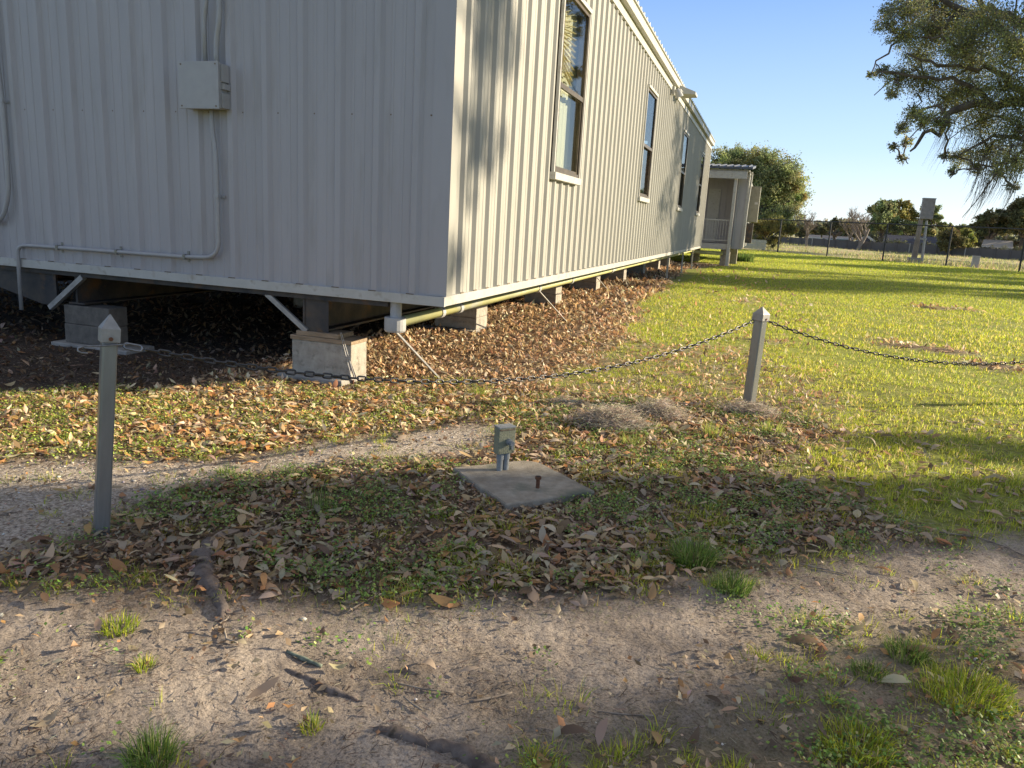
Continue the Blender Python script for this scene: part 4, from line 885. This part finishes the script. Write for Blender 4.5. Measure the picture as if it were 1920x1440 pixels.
def tree(label, base, clumps, nleaf, size, cols, wts, tr=.3, name='tree', bark='bark', sub=26, tight=.30, fork=.35, cat_='tree', group=None):
    base = np.array(base, float); t = thing(name, label, cat_, tuple(base), group)
    top = max(c[2] for c in clumps); f = (base[0], base[1], base[2]+(top-base[2])*fork)
    mb = MB(base); mb.tube([tuple(base-[0, 0, .2]), tuple((np.array(f)+base)/2+[random.gauss(0, tr*.3), 0, 0]), f], [tr*1.25, tr, tr*.8], 10)
    limbs(mb, f, [(c[0], c[1], c[2]) for c in clumps], tr*.45); mb.build('trunk', M[bark], t, smooth=True)
    crown('crown', t, clumps, nleaf, size, cols, wts, base, sub, tight=tight)
    return t
OAKC = [(.17, .19, .065), (.25, .27, .07), (.38, .36, .08), (.11, .125, .06), (.5, .42, .10)]
FIRC = [(.24, .28, .12), (.32, .36, .15), (.18, .21, .11), (.42, .40, .17)]
# big evergreen behind the hut (px outline -> clumps at real distance)
def pxclumps(lst, D, depth=1.):
    out = []
    for (px, py, rp) in lst:
        Dd = D+random.uniform(-1, 1)*depth; g = at(px, py, Dd); m = hm(px, Dd, rp); out.append((g[0], g[1], g[2], m, m, m*.8))
    return out
cl_ = [(1350,300,24),(1375,290,20),(1400,305,30),(1430,310,32),(1460,325,34),(1480,345,26),(1490,370,22),(1440,350,40),(1400,345,34),(1460,380,38),(1420,390,36),(1340,320,22),(1500,375,12),(1480,400,24),(1440,420,26),(1430,300,18),(1470,415,22),(1420,440,18)]
tree('large dense dark green tree rising behind the porch building', W(1425, 78), pxclumps(cl_, 78, 3.5), 95000, .20, FIRC+[(.26, .20, .05)], [3, 3, 2, 1.5, .6], .5, sub=46, tight=.34)
tree('yellow green shrubby tree at the foot of the large dense tree', W(1435, 70), pxclumps([(1420,425,16),(1440,430,18),(1465,425,18),(1485,430,12),(1425,450,12),(1450,452,12)], 70, 1), 15000, .16, [(.30, .27, .07), (.36, .30, .08), (.18, .18, .06)], [3, 2, 2], .12, sub=24)
# visible live oak at the upper right
OB = at(2150, hor(2150), 36); OB[2] = 0
lst = [(1662,45,16),(1700,18,30),(1755,8,36),(1690,70,20),(1722,105,24),(1655,134,12),(1632,140,7),(1682,146,20),(1672,176,12),(1735,150,30),(1790,50,40),(1850,45,42),(1905,90,44),(1820,120,40),(1885,170,42),(1780,190,30),(1712,212,16),(1690,240,12),(1700,265,10),(1690,298,9),(1676,275,8),(1730,225,18),(1840,225,34),(1915,240,38),(1772,292,8),(1800,296,18),(1788,322,9),(1850,285,28),(1905,305,30),(1832,318,12),(1900,350,9),(1762,230,18),(1665,20,12),(1870,325,12),(1812,170,26),(1740,60,30),(1800,90,30)]
lst2 = [(1960+55*i+random.uniform(-20, 20), yy+random.uniform(-25, 25), 42) for i in range(9) for yy in (-420, -330, -240, -150, -60, 40, 130, 220, 290)] + [(1700+60*i, yy+random.uniform(-20, 20), 42) for i in range(5) for yy in (-300, -220, -130, -50)]
oc = pxclumps([(a_, b_, c_*1.25) for a_, b_, c_ in lst], 32, 2.5); oc2 = pxclumps(lst2, 34, 5)
O = thing('live_oak', 'spreading live oak with hanging grey moss at the upper right', 'tree', tuple(OB))
mb = MB(OB); fk = OB+np.array([0, 0, 3.2]); mb.tube([tuple(OB-[0, 0, .3]), tuple(OB+[0, 0, 1.5]), tuple(fk)], [1.0, .75, .7], 14)
def pxpath(lst, D): return [at(a_, b_, D) for a_, b_ in lst]
for pth, r0 in (([(2100,330),(2000,240),(1930,185),(1862,190),(1790,204),(1768,240),(1730,254),(1706,284)], .22), ([(2080,200),(1990,90),(1900,40),(1850,15),(1790,30),(1740,70)], .22), ([(1930,185),(1880,140),(1830,130),(1760,120),(1700,100)], .10), ([(1862,190),(1800,150),(1740,145),(1670,138),(1625,138)], .07), ([(2000,240),(1940,250),(1870,260),(1800,290)], .10), ([(1790,204),(1740,200),(1700,215)], .05), ([(1940,250),(1900,300),(1870,330)], .06), ([(1850,15),(1790,-10),(1700,10),(1660,20)], .08)):
    Pp = pxpath(pth, 32); fine = []
    for i in range(len(Pp)-1):
        for k in range(3): fine.append(Pp[i]*(1-k/3)+Pp[i+1]*(k/3)+RNG.normal(0, .07, 3))
    fine.append(Pp[-1]); nn_ = len(fine); mb.tube([tuple(p) for p in fine], [r0*(1-i/nn_)**.8+.012 for i in range(nn_)], 8)
    if pth[0][0] > 2050: mb.tube([tuple(fk), tuple((fk+Pp[0])/2+[0, 0, .4]), tuple(Pp[0])], [r0*1.8, r0*1.4, r0], 9)
for i_, c in enumerate(oc):          # twigs tie every outer spray to its neighbour nearer the trunk
    cand = [q for q in oc if q is not c and (q[0]-OB[0])**2+(q[1]-OB[1])**2 < (c[0]-OB[0])**2+(c[1]-OB[1])**2-.05] or [oc2[0]]
    q = min(cand, key=lambda q: (q[0]-c[0])**2+(q[1]-c[1])**2+(q[2]-c[2])**2); limbs(mb, q[:3], [c[:3]], .03, .6)
    for _ in range(5): limbs(mb, c[:3], [tuple(np.array(c[:3])+RNG.normal(0, 1, 3)*c[3]*.55)], .012, .6, 4)
limbs(mb, fk, [c[:3] for c in oc2[::3]], .30); mb.build('trunk', M['bark'], O, smooth=True)
_, S1 = crown('crown', O, oc, 135000, .062, [(.22, .23, .14), (.28, .31, .12), (.44, .44, .13), (.18, .18, .13), (.5, .46, .14)], [3, 3, 1.6, 3, .8], OB, 210, tight=.22, tail=1.9)
crown('upper_crown', O, oc2, 50000, .12, OAKC, [3, 3, 1.5, 3, .5], OB, 40, tight=.30)
# hanging moss: drooping thin strands
def hang(starts, lens, drift, n_each, w=.010, col=((.20, .19, .16), (.28, .26, .22), (.14, .13, .11))):
    Vs = []; Qs = []; b0 = 0; K = 8; tn = []
    for s0, Ls in zip(starts, lens):
        for _ in range(n_each):
            p = np.array(s0)+RNG.normal(0, .12, 3); L_ = Ls*RNG.uniform(.4, 1.); ws = w*RNG.uniform(.6, 1.5); a = RNG.uniform(0, 3.14); q = np.array([math.cos(a), math.sin(a), 0])*ws
            for k in range(K+1): t = k/K; c = p+np.array([drift*t*t*L_, 0, -L_*t])+RNG.normal(0, .015, 3); taper = 1-.85*t; Vs += [c-q*taper, c+q*taper]
            Qs += [[b0+2*k, b0+2*k+1, b0+2*k+3, b0+2*k+2] for k in range(K)]; b0 += 2*(K+1); tn += [col[random.randrange(len(col))]]*(2*(K+1))
    return np.array(Vs), np.array(Qs), np.array(tn)
st = pxpath([(1778,215),(1774,235),(1784,225),(1852,290),(1862,300),(1842,300),(1880,300),(1895,310),(1868,320),(1905,320),(1835,250),(1815,250),(1870,280),(1825,290),(1910,280),(1890,250),(1855,330),(1845,335),(1897,350)], 31.5)
Vv, Qq, Tt = hang(st, [1.9, 1.6, 1.2, 1.6, 1.4, 1.5, 1.6, 1.2, 1.6, 1.3, 1.2, 1.0, 1.3, 1.0, 1.5, 1.4, 1.5, 1.7, 1.2], -.22, 16)
np_mesh('hanging_moss', Vv-OB, Qq, None, M['moss'], Tt, O)
Pp = pxpath([(1900,270),(1880,310),(1850,350),(1830,378),(1815,395),(1804,408)], 31); mb = MB(OB); mb.tube([tuple(p) for p in Pp], [.04, .03, .022, .016, .012, .008], 6); mb.build('drooping_twig', M['bark'], O, smooth=True)
# trees out of the picture on the sun side: they cast the long shadows on soil and lawn
def near_shade():
    base = UN(22, -2.65); cl2 = []
    R_ = random.Random(5)
    for i in range(26): cl2.append(tuple(UN(22+R_.uniform(-1.2, 1.2), -2.6+R_.uniform(-.65, .3), (5.2 if i < 5 else 6.2)+(i-5*(i >= 5))*(.3 if i < 5 else .19)))+((.25, .25, .25) if i < 5 else (.42, .42, .42)))
    for i in range(15): cl2.append(tuple(UN(22+R_.uniform(-2, 2), R_.uniform(-.3, 1.0), 10.8+R_.uniform(0, 2.4)))+(.62, .62, .4))
    for i in range(7): cl2.append(tuple(UN(22+R_.uniform(-2, 2), R_.uniform(.35, 1.2), 9.8+R_.uniform(0, 3.4)))+(.42, .42, .32))
    for i in range(11): cl2.append(tuple(UN(22+R_.uniform(-2, 2), R_.uniform(-10, -5.0), 4.8+R_.uniform(0, 4.5)))+(.8, .8, .55))
    for i in range(9): cl2.append(tuple(UN(22+R_.uniform(-2, 2), .1+i*.14, 8.6+(i*5 % 9)*.4))+(.22, .22, .30))
    for i in range(6): cl2.append(tuple(UN(22+R_.uniform(-1, 1), R_.uniform(-2.0, -1.4), 5.1+R_.uniform(0, 1.1)))+(.24, .24, .16))
    for i in range(5): cl2.append(tuple(UN(22, R_.uniform(-4.6, -4.2), 5.5+R_.uniform(0, 3)))+(.35, .35, .3))
    t = thing('shade_tree', 'broad oak off to the right whose shadow falls across the foreground', 'tree', tuple(base))
    mb = MB(base); mb.tube([tuple(base-[0, 0, .3]), tuple(base+[0, 0, 2.]), tuple(base+[0, 0, 6.2]), tuple(base+[0, 0, 7.2]), tuple(base+[0, 0, 10.5])], [.9, .52, .46, .62, .5], 16)
    limbs(mb, tuple(base+[0, 0, 4.5]), [c[:3] for c in cl2[:26:4]]+[c[:3] for c in cl2 if c[3] == .8][::3], .25); limbs(mb, tuple(base+[0, 0, 10.4]), [c[:3] for c in cl2[26:57:3]], .12, .1); mb.build('trunk', M['bark'], t, smooth=True)
    crown('crown', t, cl2, 62000, .11, OAKC, [3, 3, 2, 3, .6], base, 26, tight=.4)
near_shade()
R_ = random.Random(9)
for i, (u, n_) in enumerate([(62, 15.5), (70, 23), (66, 31), (75, 41), (80, 52)]):
    b_ = UN(u, n_); tree('roadside oak out of view at right, %s in its row' % ['nearest', 'second', 'middle', 'fourth', 'farthest'][i], b_, [tuple(UN(u+R_.uniform(-3, 3), n_+R_.uniform(-2.4, 2.4), R_.uniform(9, 19)))+(1.9, 1.9, 1.0) for _ in range(11)], 9000, .34, OAKC, [3, 3, 2, 3, .6], .42, sub=14, tight=.34, group='roadside oaks')
# distant trees
far = []
tree('dark green bushy tree left of the boxed pole, behind dark roofs', W(1652, 150), pxclumps([(1640,395,14),(1655,388,14),(1665,400,14),(1670,385,10),(1650,412,18),(1672,415,14),(1640,425,14)], 150, 2), 12000, .42, FIRC, [3, 3, 2, 1], .35, sub=20)
tree('tall dark pine immediately left of the boxed pole', W(1668, 158), pxclumps([(1662,382,8),(1668,395,12),(1678,405,12),(1668,420,16)], 158, 2), 8000, .42, [(.05, .08, .035), (.08, .11, .05)], [2, 1], .3, sub=20)
tree('yellowish tree with airy crown behind the boxed pole', W(1696, 155), pxclumps([(1690,385,10),(1700,380,10),(1708,392,10),(1695,400,14),(1708,408,12),(1685,398,8)], 155, 2), 6500, .40, [(.34, .30, .08), (.24, .24, .08), (.42, .36, .12)], [3, 2, 2], .3, sub=14)
tree('dark rounded tree right of the boxed pole', W(1748, 155), pxclumps([(1740,392,11),(1750,398,12),(1742,410,14),(1758,408,8),(1735,420,12)], 155, 2), 9000, .42, FIRC, [3, 2, 3, 1], .3, sub=20)
tree('low dark trees mass behind the long dark roof', W(1720, 150), pxclumps([(1700,425,14),(1725,425,14),(1680,430,12),(1745,430,12)], 150, 2), 8000, .42, FIRC, [3, 2, 3, 1], .3, sub=20)
tree('olive bush in front of the far hedge, left of a yellow one', W(1780, 108), pxclumps([(1770,445,12),(1785,440,13),(1795,452,12),(1775,460,12)], 108, 2), 9000, .26, [(.17, .16, .06), (.24, .20, .08)], [2, 2], .15, sub=20)
tree('yellow green bush in front of the far hedge', W(1813, 110), pxclumps([(1810,438,10),(1818,448,10),(1812,460,9)], 110, 2), 6000, .26, [(.36, .36, .08), (.26, .28, .08)], [2, 2], .12, sub=20)
tree('broad olive tree with rounded crown at far right', W(1852, 140), pxclumps([(1835,425,16),(1850,408,14),(1868,412,16),(1880,405,14),(1860,430,18),(1885,425,16),(1840,440,12)], 140, 3), 15000, .38, [(.15, .15, .06), (.22, .20, .08), (.10, .11, .05)], [3, 2, 2], .4, sub=22)
tree('tall olive tree at the right picture edge', W(1915, 140), pxclumps([(1905,395,18),(1922,380,18),(1940,400,20),(1915,415,20),(1940,430,20),(1900,430,14)], 140, 3), 15000, .38, [(.15, .15, .06), (.22, .20, .08), (.10, .11, .05)], [3, 2, 2], .4, sub=22)
tree('low olive trees behind the teal sheds', W(1565, 165), pxclumps([(1555,425,10),(1570,418,11),(1585,425,10),(1600,425,10),(1545,432,8),(1620,425,12),(1525,430,9),(1510,430,9)], 165, 3), 10000, .45, [(.17, .16, .08), (.24, .20, .10), (.12, .13, .06)], [3, 2, 2], .3, sub=20)
tree('hedge like green trees left of the broad olive tree', W(1790, 165), pxclumps([(1765,425,9),(1780,428,9),(1800,430,9),(1820,428,9)], 165, 3), 7000, .45, [(.17, .20, .07), (.24, .24, .10)], [3, 2], .3, sub=20)
for i_, (px_0, lb) in enumerate(((1500, 'between the bare trees at left'), (1570, 'above the pale teal house'), (1630, 'left of the boxed pole'), (1700, 'behind the boxed pole'), (1770, 'right of the boxed pole'), (1840, 'left of the far right houses'), (1910, 'at the right picture edge'))):
    cc = [(px_0+random.uniform(-38, 38), hor(px_0)-random.uniform(2, 26), random.uniform(9, 14)) for _ in range(24)]
    tree('hazy distant tree line stretch '+lb, W(px_0, 205), pxclumps(cc, 205, 6), 15000, .55, [(.30, .30, .19), (.38, .36, .22), (.25, .26, .17), (.42, .36, .26)], [3, 2, 3, 1], .3, sub=16, group='hazy distant tree line')  # haze is put into the lightened foliage colours
def bare(label, px, D, hpx, spread, r0):
    base = W(px, D); t = thing('bare_tree', label, 'bare tree', tuple(base), 'leafless trees in the distance'); mb = MB(); Hh = hm(px, D, hpx)
    def br(p, d, L, r, lv):
        k = 3; pts = [p]
        for i in range(k): d = (d+Vector((random.gauss(0, .16), random.gauss(0, .16), .04))).normalized(); pts.append(pts[-1]+d*L/k)
        mb.tube(pts, [r*(1-.15*i) for i in range(k+1)], 5, False)
        if lv == 0: return
        for _ in range(4 if lv > 1 else 5):
            s = pts[random.randint(1, k)]; nd_ = (d+Vector((random.gauss(0, 1), random.gauss(0, 1), random.gauss(.25, .4)))*spread).normalized(); br(s, nd_, L*random.uniform(.5, .75), max(r*.5, .022), lv-1)
    br(Vector((0, 0, -.1)), Vector((0, 0, 1)), Hh*.45, r0, 4); mb.build('branches', M['baretree'], t)
bare('slim leafless tree right of the large dense tree', 1514, 105, 75, .5, .20)
bare('tallest leafless tree with spreading limbs above the dark gable roof', 1611, 110, 98, .55, .28)
bare('leafless tree arching left beside the tallest bare tree', 1597, 112, 75, .6, .2)
bare('small leafless tree right of the boxed pole', 1800, 125, 48, .6, .2)

# ------------------------------------------------------------------ houses and the far fence
def paint(name, c): M[name] = noisy(name, tuple(v*.85 for v in c), c, 1.5, .8)
paint('teal', (.12, .30, .34)); paint('shingle', (.06, .06, .075)); paint('tanwall', (.40, .35, .28)); paint('greyplank', (.13, .12, .115)); paint('whitewall', (.55, .55, .53))
def house(label, px0, px1, D, hp_w, hp_r, wm, rm, name='house', gable=False, wins=2):
    a, b = W(px0, D), W(px1, D); c = (a+b)/2; Lh = np.linalg.norm(b-a)/2; ang = math.atan2(b[1]-a[1], b[0]-a[0])
    t = thing(name, label, 'house', tuple(c), None, ang); z0, z1 = hm(px0, D, hp_w), hm(px0, D, hp_w+hp_r); dpt = 7.
    MB().box((-Lh*.94, 0, -.1), (Lh*.94, dpt, z0)).build('wall', M[wm], t); mb = MB()
    if gable: mb.add([(-Lh, -.4, z0), (Lh, -.4, z0), (0, -.4, z1), (-Lh, dpt, z0), (Lh, dpt, z0), (0, dpt, z1), ], [(0, 1, 2), (0, 2, 5, 3), (1, 4, 5, 2), (3, 5, 4), (0, 3, 4, 1)])
    else: mb.add([(-Lh, -.5, z0), (Lh, -.5, z0), (Lh*.93, dpt/2, z1), (-Lh*.93, dpt/2, z1), (-Lh, dpt+.5, z0), (Lh, dpt+.5, z0)], [(0, 1, 2, 3), (3, 2, 5, 4), (0, 3, 4), (1, 5, 2), (0, 4, 5, 1)])
    mb.build('roof', M[rm], t)
    if gable:
        mb = MB(); mb.bar((-Lh, -.45, z0), (0, -.45, z1), .1, .28); mb.bar((Lh, -.45, z0), (0, -.45, z1), .1, .28); mb.build('barge_board', M['whitewall'], t)
    else: MB().box((-Lh, -.56, z0-.12), (Lh, -.505, z0+.1)).build('fascia', M['whitewall'], t)
    for k in range(wins):
        xx = -Lh*.6+k*1.2*Lh/max(1, wins-1)*.95 if wins > 1 else 0
        w = MB().box((xx-.55, -.05, z0*.35), (xx+.55, -.002, z0*.8)).build('window', M['whitewall'], t); MB().box((xx-.47, -.06, z0*.38), (xx+.47, -.052, z0*.77)).build('pane', M['black'], w)
house('low teal shed with dark roof, leftmost of the far houses', 1514, 1540, 128, 15, 5, 'teal', 'shingle', 'shed', wins=1)
house('dark roofed shed right beside the leftmost teal shed', 1541, 1562, 130, 13, 7, 'greyplank', 'shingle', 'shed', wins=1)
house('pale teal house behind the far fence, left of the dark gable', 1568, 1600, 128, 16, 4, 'teal', 'shingle', wins=2)
house('house with wide dark gable roof and white barge boards', 1598, 1652, 125, 8, 16, 'tanwall', 'shingle', gable=True, wins=2)
house('long house with dark hipped roof behind the boxed pole', 1654, 1760, 132, 10, 18, 'tanwall', 'shingle', wins=4)
house('house with dark low gable at far right', 1855, 1905, 122, 7, 12, 'tanwall', 'shingle', gable=True, wins=1)
house('pale brown roofed house behind the low gable at far right', 1840, 1900, 134, 16, 14, 'tanwall', 'tanwall', wins=2)
a, b = W(1300, 122), W(2250, 104); o0 = Vector(a); t = thing('board_fence', 'long dark weathered board fence across the far side of the field', 'fence', tuple(a))
mb = MB(o0); nn_ = 150
for i in range(nn_):
    p, q = a+(b-a)*i/nn_, a+(b-a)*(i+1)/nn_; h_ = 1.15+random.uniform(-.06, .06); mb.bar((p[0], p[1], h_/2), (q[0], q[1], h_/2), .04, h_)
mb.build('boards', M['greyplank'], t)
for i in range(0, nn_, 4):
    p = a+(b-a)*i/nn_; MB(o0).box((p[0]-.06, p[1]-.12, -.1), (p[0]+.06, p[1]-.03, 1.25)).build('post', M['brace' if i % 16 == 0 else 'greyplank'], t)
hc = [(1500+i*14+random.uniform(-5, 5), 0, 0) for i in range(34)]; cl3 = []
for px, _, _ in hc:
    g = W(px, 112); 
    if px > 1640: cl3.append((g[0], g[1], .5+random.uniform(-.1, .25), 1.3, .8, .62))
tree('dark overgrown hedge growing along the far board fence', W(1780, 112), cl3, 24000, .22, [(.09, .10, .05), (.13, .13, .07), (.06, .07, .04)], [3, 2, 3], .05, 'hedge', sub=20, fork=.3, cat_='hedge')
# weeds by the hut corner
def bush(label, px, py, r_, h_, n, cols):
    c = G(px, py); t = thing('weed_clump', label, 'weed clump', (c[0], c[1], 0)); th = RNG.uniform(0, 6.28, n); rr = r_*np.sqrt(RNG.random(n))
    blades('blades', rr*np.cos(th), rr*np.sin(th), h_*RNG.uniform(.4, 1, n), np.full(n, .03), pal(n, cols, [1]*len(cols)), True, .8, z0=np.zeros(n), parent=t)
bush('tall green weeds at the right corner of the porch building', 1385, 490, .7, .55, 900, [(.12, .20, .04), (.2, .26, .07)])
bush('dry pale weeds beyond the porch building beside the picket fence', 1418, 466, 2.2, .9, 1300, [(.42, .38, .2), (.3, .32, .12)])

# ------------------------------------------------------------------ camera, light, sky
cd = bpy.data.cameras.new('Camera'); co = bpy.data.objects.new('Camera', cd); COL.objects.link(co)
cd.sensor_fit = 'HORIZONTAL'; cd.sensor_width = 36; cd.lens = F/1920*36; cd.clip_start = .05; cd.clip_end = 6000
r_, u_, b_ = M3 @ np.array([1, 0, 0]), M3 @ np.array([0, -1, 0]), -(M3 @ np.array([0, 0, 1]))
m = Matrix([[r_[i], u_[i], b_[i], CAM[i]] for i in range(3)]+[[0, 0, 0, 1]]); co.matrix_world = m
scn.camera = co
sl = bpy.data.lights.new('Sun', 'SUN'); so = bpy.data.objects.new('Sun', sl); COL.objects.link(so)
sl.energy = 5.; sl.angle = math.radians(.55); sl.color = (1., .86, .64)
sv = Vector((math.cos(ELEV)*SD[0], math.cos(ELEV)*SD[1], math.sin(ELEV))); so.rotation_euler = sv.to_track_quat('Z', 'Y').to_euler()
w = bpy.data.worlds.new('World'); scn.world = w; w.use_nodes = True; nt = w.node_tree; bg = nt.nodes['Background']
sk = nt.nodes.new('ShaderNodeTexSky'); sk.sky_type = 'NISHITA'; sk.sun_disc = False; sk.sun_elevation = ELEV; sk.sun_rotation = math.pi/2-AZ
sk.air_density = 1.; sk.dust_density = .6; sk.ozone_density = 1.2
tc = nt.nodes.new('ShaderNodeTexCoord'); sx = nt.nodes.new('ShaderNodeSeparateXYZ'); nt.links.new(tc.outputs['Generated'], sx.inputs[0])
rp = nt.nodes.new('ShaderNodeValToRGB'); nt.links.new(sx.outputs[2], rp.inputs[0]); e = rp.color_ramp.elements
while len(e) < 4: e.new(.5)
for q, (p_, c_) in zip(e, ((0., (3.5, 3.95, 4.2)), (.10, (2.1, 3.0, 4.2)), (.32, (.62, 1.42, 3.4)), (.7, (1.75, 1.72, 1.85)))): q.position = p_; q.color = (c_[0], c_[1], c_[2], 1)
mx = nt.nodes.new('ShaderNodeMix'); mx.data_type = 'RGBA'; mx.inputs[0].default_value = .85; nt.links.new(sk.outputs[0], mx.inputs[6]); nt.links.new(rp.outputs[0], mx.inputs[7])
nt.links.new(mx.outputs[2], bg.inputs[0]); bg.inputs[1].default_value = .125
scn.view_settings.view_transform = 'Standard'; scn.view_settings.look = 'None'; scn.view_settings.gamma = 1.; scn.view_settings.exposure = 1.1
scn.render.engine = 'CYCLES'
